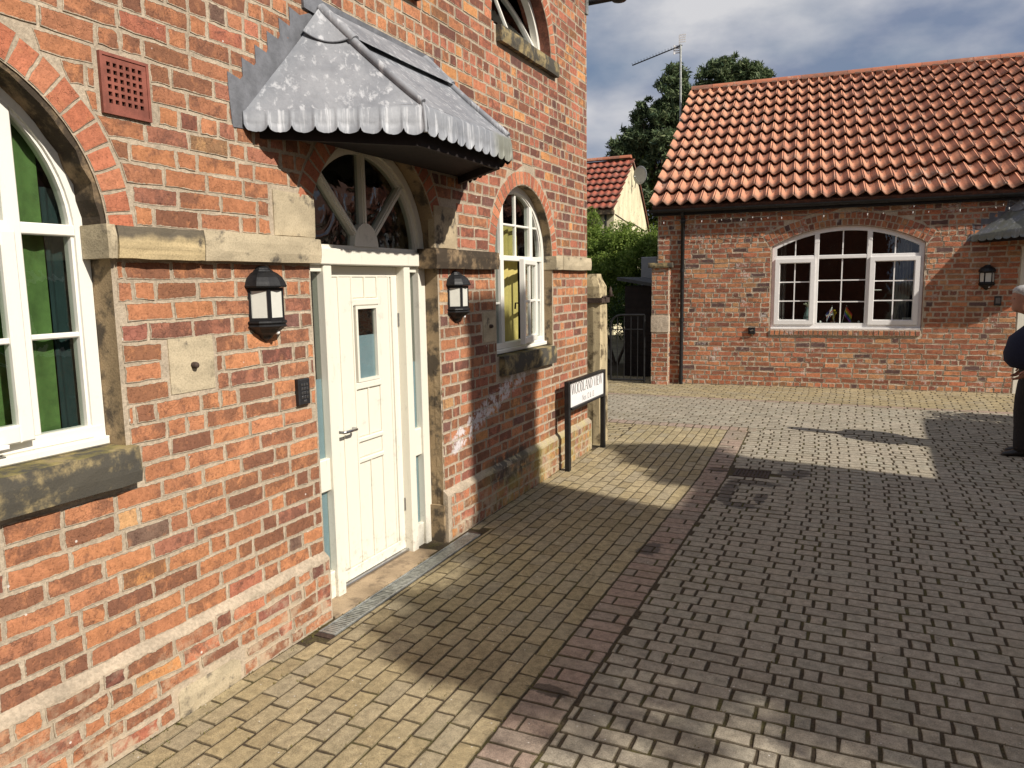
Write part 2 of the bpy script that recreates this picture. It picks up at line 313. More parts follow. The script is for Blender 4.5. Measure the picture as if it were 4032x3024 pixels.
M['red'] = paver_mat('faded_red_block_paving', [(0.0, (0.31, 0.225, 0.175)), (0.5, (0.33, 0.25, 0.195)), (1.0, (0.28, 0.23, 0.18))], 0.2)
M['grey'] = paver_mat('grey_block_paving', [(0.0, (0.30, 0.265, 0.205)), (0.5, (0.35, 0.305, 0.235)), (1.0, (0.32, 0.29, 0.225))], 0.15)
def bed_mat():
    b = NB('joint_sand_and_moss'); P = b.pos(); n = b.noise(P, 90, 5, 0.7); g = b.noise(P, 3, 6, 0.7)
    col = b.mix(b.sm(g, 0.48, 0.62), (0.065, 0.050, 0.034), (0.080, 0.070, 0.030)); col = b.mulv(col, b.sm(n, 0.2, 0.75, 0.5, 1.6))
    return b.fin(col, 0.97, b.bump(n, 0.006, 1.0), spec=0.1)
M['bed'] = bed_mat()
def tile_mat(name, c1, c2, dk=(0.13, 0.09, 0.07)):
    b = NB(name); a = b.att(); rc = b.sep(a.outputs['Color']); P = b.pos(); oi = b.n('ObjectInfo')
    off = b.vadd(P, b.vadd(a.outputs['Vector'], 5.0, 'SCALE'))
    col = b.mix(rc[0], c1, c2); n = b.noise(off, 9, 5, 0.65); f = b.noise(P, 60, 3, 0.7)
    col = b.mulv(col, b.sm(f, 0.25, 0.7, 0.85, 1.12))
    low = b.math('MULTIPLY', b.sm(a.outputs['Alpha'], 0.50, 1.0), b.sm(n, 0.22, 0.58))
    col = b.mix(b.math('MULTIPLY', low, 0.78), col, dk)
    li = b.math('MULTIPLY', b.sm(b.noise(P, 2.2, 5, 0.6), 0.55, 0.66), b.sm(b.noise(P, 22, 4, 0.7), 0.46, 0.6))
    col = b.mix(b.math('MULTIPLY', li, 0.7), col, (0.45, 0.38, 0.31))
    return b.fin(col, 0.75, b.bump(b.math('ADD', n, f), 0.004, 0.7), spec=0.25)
M['tile'] = tile_mat('terracotta_pantile', (0.57, 0.27, 0.16), (0.45, 0.20, 0.125))
M['tile2'] = tile_mat('red_pantile', (0.30, 0.085, 0.055), (0.36, 0.11, 0.07))
M['ridge'] = tile_mat('terracotta_ridge_tile', (0.42, 0.15, 0.08), (0.36, 0.13, 0.075))
def leaf_mat(name, c1, c2, c3, tr=0.25):
    b = NB(name); a = b.att(); rc = b.sep(a.outputs['Color'])
    col = b.ramp(rc[0], [(0.0, c1), (0.5, c2), (1.0, c3)]); b.fin(col, 0.6, spec=0.3)
    t = b.n('BsdfTranslucent'); b.l(b.mulv(col, 1.3), t.inputs[0]); x = b.n('MixShader'); x.inputs[0].default_value = tr
    b.l(b.p.outputs[0], x.inputs[1]); b.l(t.outputs[0], x.inputs[2]); b.l(x.outputs[0], b.o.inputs[0]); return b.m
M['leaf'] = leaf_mat('fresh_green_leaves', (0.07, 0.12, 0.02), (0.17, 0.25, 0.045), (0.28, 0.34, 0.08), 0.4)
M['leafd'] = leaf_mat('dark_green_leaves', (0.02, 0.045, 0.012), (0.045, 0.085, 0.02), (0.08, 0.13, 0.03), 0.25)
M['pine'] = leaf_mat('pine_needles', (0.03, 0.06, 0.03), (0.09, 0.13, 0.055), (0.20, 0.235, 0.11), 0.2)
M['bark'] = plain_mat('brown_bark', (0.09, 0.065, 0.045), 0.95, var=0.4, sc=20, bump=0.01)
M['soil'] = plain_mat('ground_soil', (0.10, 0.09, 0.055), 0.95, var=0.4, sc=2)

# ------------------------------------------------------------------ mesh builder
ABS = {}
class MB:
    def __init__(s): s.v = []; s.f = []; s.c = []; s.mi = []; s.sm = []
    def add(s, vs, fs, cols=None, mi=0, smooth=False):
        o = len(s.v); s.v += [tuple(p) for p in vs]
        s.c += cols if cols else [(0.5, 0.5, 0.5, 1)] * len(vs)
        for f in fs: s.f.append([i + o for i in f]); s.mi.append(mi); s.sm.append(smooth)
    def box(s, P, u0, u1, v0, v1, n0, n1, mi=0, ch=0.0, col=None):
        if ch and min(u1 - u0, v1 - v0, abs(n1 - n0)) > 2.2 * ch:
            a = [P(u0, v0, n0), P(u1, v0, n0), P(u1, v1, n0), P(u0, v1, n0)]
            b = [P(u0, v0, n1 - ch), P(u1, v0, n1 - ch), P(u1, v1, n1 - ch), P(u0, v1, n1 - ch)]
            c = [P(u0 + ch, v0 + ch, n1), P(u1 - ch, v0 + ch, n1), P(u1 - ch, v1 - ch, n1), P(u0 + ch, v1 - ch, n1)]
            fs = [[3, 2, 1, 0], [8, 9, 10, 11]]
            for k in range(4):
                j = (k + 1) % 4; fs += [[k, j, 4 + j, 4 + k], [4 + k, 4 + j, 8 + j, 8 + k]]
            s.add(a + b + c, fs, [col] * 12 if col else None, mi)
        else:
            a = [P(u0, v0, n0), P(u1, v0, n0), P(u1, v1, n0), P(u0, v1, n0), P(u0, v0, n1), P(u1, v0, n1), P(u1, v1, n1), P(u0, v1, n1)]
            s.add(a, [[3, 2, 1, 0], [4, 5, 6, 7], [0, 1, 5, 4], [1, 2, 6, 5], [2, 3, 7, 6], [3, 0, 4, 7]], [col] * 8 if col else None, mi)
    def prism(s, poly, P, n0, n1, mi=0, smooth=False):
        k = len(poly); a = [P(u, v, n0) for u, v in poly] + [P(u, v, n1) for u, v in poly]
        s.add(a, [list(range(k))[::-1], list(range(k, 2 * k))], None, mi)
        s.add(a, [[i, (i + 1) % k, k + (i + 1) % k, k + i] for i in range(k)], None, mi, smooth)
    def band(s, outer, inner, P, n0, n1, closed=False, mi=0):
        k = len(outer); vs = []
        for (ou, ov), (iu, iv) in zip(outer, inner): vs += [P(ou, ov, n0), P(ou, ov, n1), P(iu, iv, n1), P(iu, iv, n0)]
        fs = []
        for i in range(k if closed else k - 1):
            a = 4 * i; b = 4 * ((i + 1) % k)
            for q in range(4): fs.append([a + q, a + (q + 1) % 4, b + (q + 1) % 4, b + q])
        if not closed: fs += [[3, 2, 1, 0], [4 * k - 4, 4 * k - 3, 4 * k - 2, 4 * k - 1]]
        s.add(vs, fs, None, mi)
    def tube(s, pts, r, n=8, cap=True, mi=0, smooth=True):
        pts = [Vector(p) for p in pts]; rs = r if isinstance(r, (list, tuple)) else [r] * len(pts); vs = []; prev = None
        for i, p in enumerate(pts):
            d = (pts[min(i + 1, len(pts) - 1)] - pts[max(i - 1, 0)]).normalized()
            if prev is None:
                a = Vector((0, 0, 1)) if abs(d.z) < 0.9 else Vector((1, 0, 0)); x = d.cross(a).normalized()
            else: x = (prev - d * prev.dot(d)).normalized()
            prev = x; y = d.cross(x)
            vs += [p + (x * math.cos(2 * PI * k / n) + y * math.sin(2 * PI * k / n)) * rs[i] for k in range(n)]
        fs = []
        for i in range(len(pts) - 1):
            for k in range(n): fs.append([i * n + k, i * n + (k + 1) % n, (i + 1) * n + (k + 1) % n, (i + 1) * n + k])
        s.add(vs, fs, None, mi, smooth)
        if cap: s.add([vs[k] for k in range(n)] + [vs[-n + k] for k in range(n)], [list(range(n))[::-1], list(range(n, 2 * n))], None, mi)
    def lathe(s, prof, n=12, P=lambda x, y, z: (x, y, z), a0=0, a1=2 * PI, mi=0, smooth=True):
        full = abs(a1 - a0 - 2 * PI) < 1e-6; k = n if full else n + 1; vs = []
        for r, z in prof:
            for i in range(k):
                a = a0 + (a1 - a0) * i / n; vs.append(P(r * math.cos(a), r * math.sin(a), z))
        fs = []
        for j in range(len(prof) - 1):
            for i in range(n):
                i2 = (i + 1) % k; fs.append([j * k + i, j * k + i2, (j + 1) * k + i2, (j + 1) * k + i])
        s.add(vs, fs, None, mi, smooth)
    def loft(s, rings, cap=True, mi=0, smooth=True):
        n = len(rings[0]); vs = [p for r in rings for p in r]; fs = []
        for j in range(len(rings) - 1):
            for i in range(n): fs.append([j * n + i, j * n + (i + 1) % n, (j + 1) * n + (i + 1) % n, (j + 1) * n + i])
        if cap: fs += [list(range(n))[::-1], list(range((len(rings) - 1) * n, len(rings) * n))]
        s.add(vs, fs, None, mi, smooth)
    def mesh(s, name, origin, mats, recalc=False):
        me = bpy.data.meshes.new(name); o = Vector(origin)
        me.from_pydata([tuple(Vector(p) - o) for p in s.v], [], s.f)
        at = me.attributes.new('rnd', 'FLOAT_COLOR', 'POINT'); at.data.foreach_set('color', np.array(s.c, dtype=np.float32).ravel())
        me.polygons.foreach_set('material_index', s.mi); me.polygons.foreach_set('use_smooth', s.sm)
        for q in (mats if isinstance(mats, (list, tuple)) else [mats]): me.materials.append(q)
        if recalc:
            bm = bmesh.new(); bm.from_mesh(me); bmesh.ops.remove_doubles(bm, verts=bm.verts, dist=1e-5); bmesh.ops.recalc_face_normals(bm, faces=bm.faces); bm.to_mesh(me); bm.free()
        me.update(); return me
    def build(s, name, mat, parent=None, origin=None, recalc=False, **kw):
        if origin is None:
            a = np.array([tuple(p) for p in s.v]); lo, hi = a.min(0), a.max(0); origin = ((lo[0] + hi[0]) / 2, (lo[1] + hi[1]) / 2, lo[2])
        me = s.mesh(name, origin, mat, recalc)
        ob = bpy.data.objects.new(name, me); COL.objects.link(ob); put(ob, origin, parent)
        for k, v in kw.items(): ob[k] = v
        return ob
def put(ob, origin, parent):
    o = Vector(origin)
    if parent: ob.parent = parent; ob.location = o - ABS.get(parent.name, Vector((0, 0, 0)))
    else: ob.location = o
    ABS[ob.name] = o
def tag(o, label=None, cat=None, group=None, kind=None):
    if label: o['label'] = label
    if cat: o['category'] = cat
    if group: o['group'] = group
    if kind: o['kind'] = kind
    return o
def thing(name, label, cat, loc=(0, 0, 0), rz=0.0, group=None):
    o = bpy.data.objects.new(name, None); COL.objects.link(o); o.location = loc; o.rotation_euler = (0, 0, rz)
    ABS[o.name] = Vector((0, 0, 0)); return tag(o, label, cat, group)
def copy_tree(root, loc, rz, label, group=None):
    r = root.copy(); COL.objects.link(r); r.location = loc; r.rotation_euler = (0, 0, rz); tag(r, label, None, group)
    for ch in list(root.children):
        c = ch.copy(); COL.objects.link(c); c.parent = r
        for g in list(ch.children):
            d = g.copy(); COL.objects.link(d); d.parent = c
    return r

def PL(u, v, n): return (n, u, v)              # left wall: u along y, v up, n out of the wall
KG = 0.012
def gz(x, y): return KG * (max(-4.0, min(y, 16.0)) - 2.5)
def PGr(u, v, n): return (u - 0.045 * max(0.0, v - 7.0) * (1 if v < 9.6 else 0.0) - (0.117 if v >= 9.6 else 0), v, gz(u, v) + n)
YAW2 = R(4.672); PR0 = Vector((2.3815, 13.112, 0.0))
def PRl(u, v, n): return (u, -n, v)            # right building, its own frame
RM = Matrix.Translation(PR0) @ Matrix.Rotation(YAW2, 4, 'Z')
def rworld(p): return RM @ Vector(p)

def piece(mb, quad, P, proud=0.004, deep=0.006, inset=0.011, jit=0.0025, nlong=3, nshort=2, ar=0.002, tilt=0.0012):
    """one brick or paver from a quad (CCW seen from outside): side ring, arris ring, inner ring and a face"""
    pts = []; cu_ = sum(q[0] for q in quad) / 4; cv_ = sum(q[1] for q in quad) / 4
    for k in range(4):
        a, b = quad[k], quad[(k + 1) % 4]; L = math.hypot(b[0] - a[0], b[1] - a[1]); n = nlong if (k % 2 == 0) else nshort
        for i in range(n):
            t = i / n + (random.uniform(-0.25, 0.25) / n if i else 0)
            pts.append([a[0] + (b[0] - a[0]) * t + random.uniform(-jit, jit), a[1] + (b[1] - a[1]) * t + random.uniform(-jit, jit)])
    # soften corners
    w = max(0.01, max(q[0] for q in quad) - min(q[0] for q in quad)); hgt = max(0.01, max(q[1] for q in quad) - min(q[1] for q in quad))
    m = len(pts)
    def ins(d):
        fu = max(0.0, 1 - 2 * d / w); fv = max(0.0, 1 - 2 * d / hgt)
        return [(cu_ + (p[0] - cu_) * fu, cv_ + (p[1] - cv_) * fv) for p in pts]
    tu, tv = random.uniform(-tilt, tilt) * 2 / w, random.uniform(-tilt, tilt) * 2 / hgt
    r0, r1, r2 = pts, ins(ar), ins(inset)
    f = lambda p: proud + (p[0] - cu_) * tu + (p[1] - cv_) * tv
    vs = [P(p[0], p[1], -deep) for p in r0] + [P(p[0], p[1], f(p) - 0.0012) for p in r1] + [P(p[0], p[1], f(p) + random.uniform(-.0006, .0006)) for p in r2]
    c = (random.random(), random.random(), random.random())
    cols = [(*c, 0.0)] * (2 * m) + [(*c, 1.0)] * m
    fs = []
    for i in range(m):
        j = (i + 1) % m; fs += [[i, j, m + j, m + i], [m + i, m + j, 2 * m + j, 2 * m + i]]
    fs.append(list(range(2 * m, 3 * m)))
    mb.add(vs, fs, cols)

def psize(quad, P, tf=None):
    q = []
    for a in quad:
        p = Vector(P(a[0], a[1], 0)); p = tf(p) if tf else p; r = proj(p)
        if r is None: return 0
        q.append(r)
    if not any(-0.01 < r[0] < 1.01 and -0.01 < r[1] < 1.01 for r in q): return 0
    return abs(sum(q[k][0] * q[(k + 1) % 4][1] - q[(k + 1) % 4][0] * q[k][1] for k in range(4))) / 2

def emit(specs, P, mat_of, parent, name='brick', stuff='brickwork', tf=None, n=300, kw=None, stuffkw=None):
    """the n pieces largest in the picture become objects, the rest one stuff part (per material)"""
    sc = sorted(range(len(specs)), key=lambda i: -psize(specs[i]['q'], P, tf))
    top = set(i for i in sc[:n] if psize(specs[i]['q'], P, tf) > 0); rest = {}
    for i, sp in enumerate(specs):
        k = dict(kw or {}); k.update(sp.get('kw', {})); mt = sp['m']
        if i in top:
            mb = MB(); piece(mb, sp['q'], P, **k); c = [sum(q[0] for q in sp['q']) / 4, sum(q[1] for q in sp['q']) / 4]
            mb.build(name, mat_of[mt], parent, origin=P(c[0], c[1], 0))
        else: piece(rest.setdefault(mt, MB()), sp['q'], P, **k)
    mbs = MB(); mats = []
    for mt, r in rest.items():
        o = len(mbs.v); mbs.v += r.v; mbs.c += r.c; mbs.f += [[i + o for i in f] for f in r.f]; mbs.mi += [len(mats)] * len(r.f); mbs.sm += r.sm; mats.append(mat_of[mt])
    if mbs.v: mbs.build(stuff, mats, parent, kind='stuff')

class Rect:
    def __init__(s, u0, u1, v0, v1): s.a = (u0, u1, v0, v1)
    def iv(s, vb, vt):
        u0, u1, v0, v1 = s.a; ov = min(vt, v1) - max(vb, v0)
        return (u0, u1, u0, u1) if ov > 0.3 * (vt - vb) else None
class Arch:
    """an opening with straight sides from vb to vs and a circular head; ring radius r"""
    def __init__(s, c, vs, r, vb, hw=None): s.c, s.vs, s.r, s.vb, s.hw = c, vs, r, vb, hw or r
    def half(s, v):
        if v < s.vs: return s.hw
        d = s.r ** 2 - (v - s.vs) ** 2
        return math.sqrt(d) if d > 0 else 0
    def iv(s, vb, vt):
        if vt < s.vb + 0.02 or vb > s.vs + s.r: return None
        hb = s.half(max(vb, s.vb)); ht = s.half(vt)
        if vb < s.vs < vt and s.hw < s.r: hb = s.hw; ht = s.half(vt)
        return (s.c - hb, s.c + hb, s.c - ht, s.c + ht)
def lay(u0, u1, v0, v1, pitch, excl, hdr=0.4, L=0.232, j=0.010, mat=lambda u, v: 'a', bow=0.0, vary=0.0):
    out_ = []; v = v0; row = 0
    while v < v1 - pitch * 0.4:
        vb, vt = v + j / 2, min(v + pitch, v1) - j / 2; u = u0 - random.uniform(0, 0.22); allh = random.random() < 0.16
        while u < u1:
            w = 0.108 if (allh or random.random() < hdr) else L
            w *= random.uniform(0.95, 1.05); a, b = max(u, u0) + j / 2, min(u + w, u1) - j / 2; u += w + j * 0.1
            segs = [(a, b, a, b)]
            for e in excl:
                q = e.iv(vb, vt)
                if not q: continue
                ns = []
                for (ab, bb, at, bt) in segs:
                    if bb <= q[0] - j and bt <= q[2] - j or ab >= q[1] + j and at >= q[3] + j: ns.append((ab, bb, at, bt)); continue
                    l = (ab, min(bb, q[0] - j), at, min(bt, q[2] - j)); r = (max(ab, q[1] + j), bb, max(at, q[3] + j), bt)
                    for t in (l, r):
                        if min(t[1] - t[0], t[3] - t[2]) > 0.018 or (max(t[1] - t[0], t[3] - t[2]) > 0.045 and min(t[1] - t[0], t[3] - t[2]) > 0.004): ns.append(t)
                segs = ns
            for (ab, bb, at, bt) in segs:
                if max(bb - ab, bt - at) < 0.022: continue
                dv = [random.uniform(-vary, vary) for _ in range(4)]
                out_.append(dict(q=[(ab, vb + dv[0]), (bb, vb + dv[1]), (bt, vt + dv[2]), (at, vt + dv[3])], m=mat((ab + bb) / 2, v)))
        v += pitch; row += 1
    return out_
def ring(c, vs, r0, r1, a0, a1, n, m='v', j=0.009):
    out_ = []
    for k in range(n):
        t0 = a0 + (a1 - a0) * k / n; t1 = a0 + (a1 - a0) * (k + 1) / n; g0 = j / r0 / 2; g1 = j / r1 / 2
        s = 1 if a1 > a0 else -1
        p = lambda r, t: (c + r * math.cos(t), vs + r * math.sin(t))
        A, B = t0 + s * g0, t1 - s * g0; C_, D = t1 - s * g1, t0 + s * g1
        rr = r1 + random.uniform(-0.006, 0.004)
        # CCW: inner edge from larger angle to smaller, so the brick's "long" sides are radial
        out_.append(dict(q=[p(r0, A), p(rr, D), p(rr, C_), p(r0, B)] if s > 0 else [p(r0, B), p(rr, C_), p(rr, D), p(r0, A)], m=m))
    return out_
def arch_outline(c, vs, r, vb, n=24, hw=None, a0=0.0):
    hw = hw or r; a = a0
    return [(c + hw, vb)] + [(c + r * math.cos(a + (PI - 2 * a) * k / n), vs + r * math.sin(a + (PI - 2 * a) * k / n)) for k in range(n + 1)] + [(c - hw, vb)]
def sheet(name, outer, holes, P, mat, parent, n=0.0, **kw):
    bm = bmesh.new(); es = []
    for lp in [outer] + holes:
        vs = [bm.verts.new(P(u, v, n)) for u, v in lp]
        es += [bm.edges.new((vs[k], vs[(k + 1) % len(vs)])) for k in range(len(vs))]
    bmesh.ops.triangle_fill(bm, use_beauty=True, use_dissolve=False, edges=es)
    nrm = Vector(P(0, 0, 1)) - Vector(P(0, 0, 0))
    for f in bm.faces:
        if f.normal.dot(nrm) < 0: f.normal_flip()
    bm.verts.index_update(); mb = MB(); mb.add([v.co.copy() for v in bm.verts], [[v.index for v in f.verts] for f in bm.faces]); bm.free()
    return mb.build(name, mat, parent, **kw)
def reveal(name, line, P, n0, n1, mat, parent, closed=False):
    mb = MB(); k = len(line); vs = [P(u, v, n0) for u, v in line] + [P(u, v, n1) for u, v in line]
    mb.add(vs, [[i, (i + 1) % k, k + (i + 1) % k, k + i] for i in range(k if closed else k - 1)]); return mb.build(name, mat, parent)

# ------------------------------------------------------------------ ground
gm = MB()
xs = [-300, -60, -20, -8, -6.3, 7.2, 12, 25, 60, 300]; ys = [-300, -60, -20, -4, 16, 20, 40, 80, 300]
gv = [(x, y, gz(x, y) - 0.035) for y in ys for x in xs]; nx = len(xs)
gm.add(gv, [[j * nx + i, j * nx + i + 1, (j + 1) * nx + i + 1, (j + 1) * nx + i] for j in range(len(ys) - 1) for i in range(nx - 1)])
tag(gm.build('ground', M['soil'], None, origin=(0, 0, 0)), kind='structure')
court = thing('paved_courtyard', None, None); tag(court, kind='structure')
cb = MB(); cb.add([(x, y, gz(0, y) - 0.0005) for (x, y) in ((-0.3, -3), (8, -3), (8, 15.5), (-6.2, 15.5), (-6.2, 7.74), (-0.3, 7.74))], [[0, 1, 2, 3, 4, 5]])
cb.build('jointing_sand', M['bed'], court, origin=(0, 0, 0))
specs = []
def paver(u0, u1, v0, v1, m, g=0.0045, lng='u'):
    g = g * random.uniform(0.7, 1.2); a = [(u0 + g, v0 + g), (u1 - g, v0 + g), (u1 - g, v1 - g), (u0 + g, v1 - g)]
    c = PGr((u0 + u1) / 2, (v0 + v1) / 2, 0)
    if not (inframe(c, 0.10) or inframe((c[0] + 0.6, c[1], c[2]), 0.03)): return
    if 1.63 < c[0] < 1.99 and 7.16 < c[1] < 7.44: return
    if c[0] < 0.19 and 3.0 < c[1] < 4.9:
        if u1 < 0.2: return
        u0 = 0.190; a = [(u0 + g, v0 + g), (u1 - g, v0 + g), (u1 - g, v1 - g), (u0 + g, v1 - g)]
    if c[0] < 0.045 and c[1] < 7.78: return
    if lng == 'v': a = a[1:] + a[:1]
    specs.append(dict(q=a, m=m))
def rows_u(u0, u1, v0, v1, pitch, lens, m, g=0.0045, endj=0.0):
    v = v0
    while v < v1 - pitch * 0.5:
        u = u0 - random.uniform(0, lens[0][0]) if endj == 0 else u0
        if endj == 0: u = u0 - random.uniform(0, 0.12)
        if len(lens) == 1: u = u0 - 0.1 * (round((v - v0) / pitch) % 2) - random.uniform(0, 0.012)
        while u < u1:
            w = random.choices([a for a, _ in lens], [b for _, b in lens])[0] * random.uniform(0.98, 1.02)
            a, b = max(u, u0), min(u + w, u1); u += w
            if b - a > 0.03: paver(a + 0.0025, b - 0.0025, v, min(v + pitch, v1), m, g)
        v += pitch
GL = [(0.212, 3), (0.155, 4), (0.082, 2.2)]
# buff strip beside the house, courses running along the wall
k = 0; u = 1.37
while u > -0.1:
    v = -1.0 - (0.0, 0.1, 0.05, 0.15)[k % 4]; k += 1
    while v < 9.26:
        w = 0.197 * random.uniform(0.985, 1.015)
        lo = max(v, -1); hi = min(v + w, 9.26)
        if not (u - 0.104 < 0.20 and (lo + hi) / 2 > 8.3) and hi - lo > 0.03: paver(max(u - 0.104, 0.045) if hi < 7.75 else u - 0.104, u, lo, hi, 'buff', 0.0031, 'v')
        v += w
    u -= 0.104
rows_u(-3.2, 0.224, 8.3, 9.25, 0.104, [(0.2, 1)], 'buff', 0.004)
rows_u(-3.2, -0.2, 7.85, 8.3, 0.104, [(0.2, 1)], 'buff', 0.004)
# red border strip
v = -1.0; k = 0
while v < 9.26:
    t = min(v + 0.112, 9.26); k += 1
    if k % 2: paver(1.373, 1.61, v, t, 'red', 0.004)
    elif k % 4: paver(1.373, 1.452, v, t, 'red', 0.004); paver(1.454, 1.61, v, t, 'red', 0.004)
    else: paver(1.373, 1.53, v, t, 'red', 0.004); paver(1.532, 1.61, v, t, 'red', 0.004)
    v += 0.112
u = -3.2
while u < 1.60: paver(u, u + 0.107, 9.262, 9.47, 'red', 0.004, 'v'); u += 0.109
def rows_seq(u0, u1, v0, v1, pitch, m, g):
    seq = (0.212, 0.155, 0.155, 0.082); drift = 0.0; r_ = 0; v = v0
    while v < v1 - pitch * .5:
        drift += random.uniform(-.012, .012); u = u0 - 0.3 - drift - (0.118 if r_ % 2 else 0); k = 0
        while u < u1:
            w = seq[k % 4] * random.uniform(.985, 1.015); k += 1; a, b = max(u, u0), min(u + w, u1); u += w
            if b - a > 0.03: paver(a + 0.0022, b - 0.0022, v, min(v + pitch, v1), m, g)
        v += pitch; r_ += 1
rows_seq(1.613, 6.6, -1.0, 9.47, 0.1045, 'grey', 0.0036)
rows_u(-3.2, 6.8, 9.475, 11.45, 0.104, [(0.2, 1)], 'grey', 0.0038)
u = -3.2
while u < 6.8: paver(u, u + 0.205, 11.453, 11.59, 'red', 0.005); u += 0.207
rows_u(-3.2, 6.8, 11.595, 13.6, 0.104, [(0.2, 1)], 'buff', 0.0032)
emit(specs, PGr, M, court, name='paver', stuff='block_paving', n=300, kw=dict(proud=0.005, deep=0.010, inset=0.010, ar=0.0032, jit=0.0024, tilt=0.0018))

# moss tufts and dead leaves caught in the joints
def tufts(name, n, region, mat, s=0.012, cat='moss', label=None):
    mb = MB()
    for _ in range(n):
        x, y = region(); z = gz(x, y)
        for q in range(5):
            a = random.uniform(0, 2 * PI); r = s * random.uniform(0.5, 1.4); h = r * random.uniform(0.2, 0.8)
            px, py = x + random.gauss(0, s), y + random.gauss(0, s); c = (random.random(), .5, .5, 1)
            mb.add([(px, py, z + 0.001), (px + r * math.cos(a), py + r * math.sin(a), z + 0.004 + h), (px + r * 0.6 * math.cos(a + 1), py + r * 0.6 * math.sin(a + 1), z + 0.005)], [[0, 1, 2]], [c] * 3)
    return tag(mb.build(name, mat, None, origin=(0, 0, 0)), label, cat, kind='stuff')
M['moss'] = leaf_mat('dry_moss', (0.10, 0.075, 0.03), (0.15, 0.12, 0.03), (0.10, 0.11, 0.02), 0.1)
def mreg():
    if random.random() < 0.3: y = random.uniform(1.0, 7.7); return (0.05 + abs(random.gauss(0, 0.02)), y)
    i = random.randrange(13); return (1.37 - 0.104 * i + random.gauss(0, 0.004), random.uniform(0.8, 5.0)) if random.random() < 0.75 else (random.uniform(1.6, 3.5), random.uniform(0.8, 4))
tufts('joint_moss', 700, mreg, M['moss'], 0.009, 'moss', 'dry brown and green moss growing in the joints of the block paving')

# ------------------------------------------------------------------ left house
house = thing('brick_house', 'tall red brick house with arched windows, stone band and cream doorway', 'house')
W1 = (1.43, 2.12, 0.635); W2 = (6.13, 2.13, 0.61); W3 = (6.14, 3.92, 0.615); DR = (3.93, 2.12, 0.67)
ZT = 5.6; YE = 7.74
def hole(w, vb, n=28): return arch_outline(w[0], w[1], w[2], vb, n)
h1, h2, h3 = hole(W1, 1.26), hole(W2, 1.30), arch_outline(W3[0], W3[1], W3[2], 3.915, 28)
hd = hole(DR, 0.012)
sheet('wall', [(-3, -0.3), (DR[0] - 0.67, -0.3), (YE, -0.3), (YE, ZT), (-3, ZT)], [h1, h2, h3, hd], PL, M['mortar'], house)
for nm, h, d, mt in (('window_reveal', h1, -0.22, M['stone_jamb']), ('window_reveal', h2, -0.22, M['stone_jamb']), ('window_reveal', h3, -0.22, M['brickF']), ('door_reveal', hd, -0.30, M['stone_jamb'])):
    reveal(nm, h, PL, 0.0, d, mt, house)
# sooty plaster lining on the soffit of the near arch
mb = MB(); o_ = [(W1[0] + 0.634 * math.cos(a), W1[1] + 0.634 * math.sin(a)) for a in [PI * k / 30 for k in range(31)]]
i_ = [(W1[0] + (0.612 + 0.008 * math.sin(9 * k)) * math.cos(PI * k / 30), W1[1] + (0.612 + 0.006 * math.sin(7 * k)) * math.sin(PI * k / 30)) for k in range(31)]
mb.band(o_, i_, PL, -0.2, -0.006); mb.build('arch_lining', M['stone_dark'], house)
ex = [Arch(W1[0], W1[1], W1[2] + 0.125, 1.24, 0.645), Arch(W2[0], W2[1], W2[2] + 0.125, 1.29, 0.615), Arch(W3[0], W3[1], W3[2] + 0.125, 3.92, 0.62), Arch(DR[0], DR[1], DR[2] + 0.125, 0, 0.672),
      Rect(0.76, 2.12, 1.10, 1.26), Rect(5.50, 6.76, 1.13, 1.30), Rect(5.58, 6.86, 3.78, 3.925),
      Rect(2.075, 2.31, 2.575, 2.82), Rect(2.30, 2.555, 1.435, 1.69), Rect(5.27, 5.50, 1.43, 1.68), Rect(2.98, 3.33, 2.155, 2.385), Rect(4.54, 4.88, 2.155, 2.45)]
mf = lambda u, v: 'f' if (random.random() < (0.75 if u > 4.5 and v > 2.1 else 0.30 if u > 4.5 else 0.04)) else 'l'
sp = lay(-1.6, YE - 0.004, 0.402, 2.02, 0.0852, ex, hdr=0.24, mat=mf, vary=0.003)
ex2 = ex
sp += lay(-1.6, YE - 0.004, 2.157, 5.3, 0.0848, ex, hdr=0.30, mat=mf, vary=0.003)
for s_ in sp: s_['kw'] = dict(proud=random.uniform(0.003, 0.0065))
emit(sp, PL, {'l': M['brickL'], 'f': M['brickF']}, house, n=300, kw=dict(inset=0.012, jit=0.0035))
vs = []
vs += ring(W1[0], W1[1], W1[2] + 0.004, W1[2] + 0.122, -0.0, PI, 26)
vs += ring(W2[0], W2[1], W2[2] + 0.004, W2[2] + 0.120, 0.0, PI, 27)
vs += ring(W3[0], W3[1], W3[2] + 0.004, W3[2] + 0.120, 0.0, PI, 26)
vs += ring(DR[0], DR[1], DR[2] + 0.004, DR[2] + 0.122, 0.30, PI - 0.30, 24)
emit(vs, PL, {'v': M['voussoir']}, house, name='arch_brick', stuff='arch_brickwork', kw=dict(proud=0.005, inset=0.008))
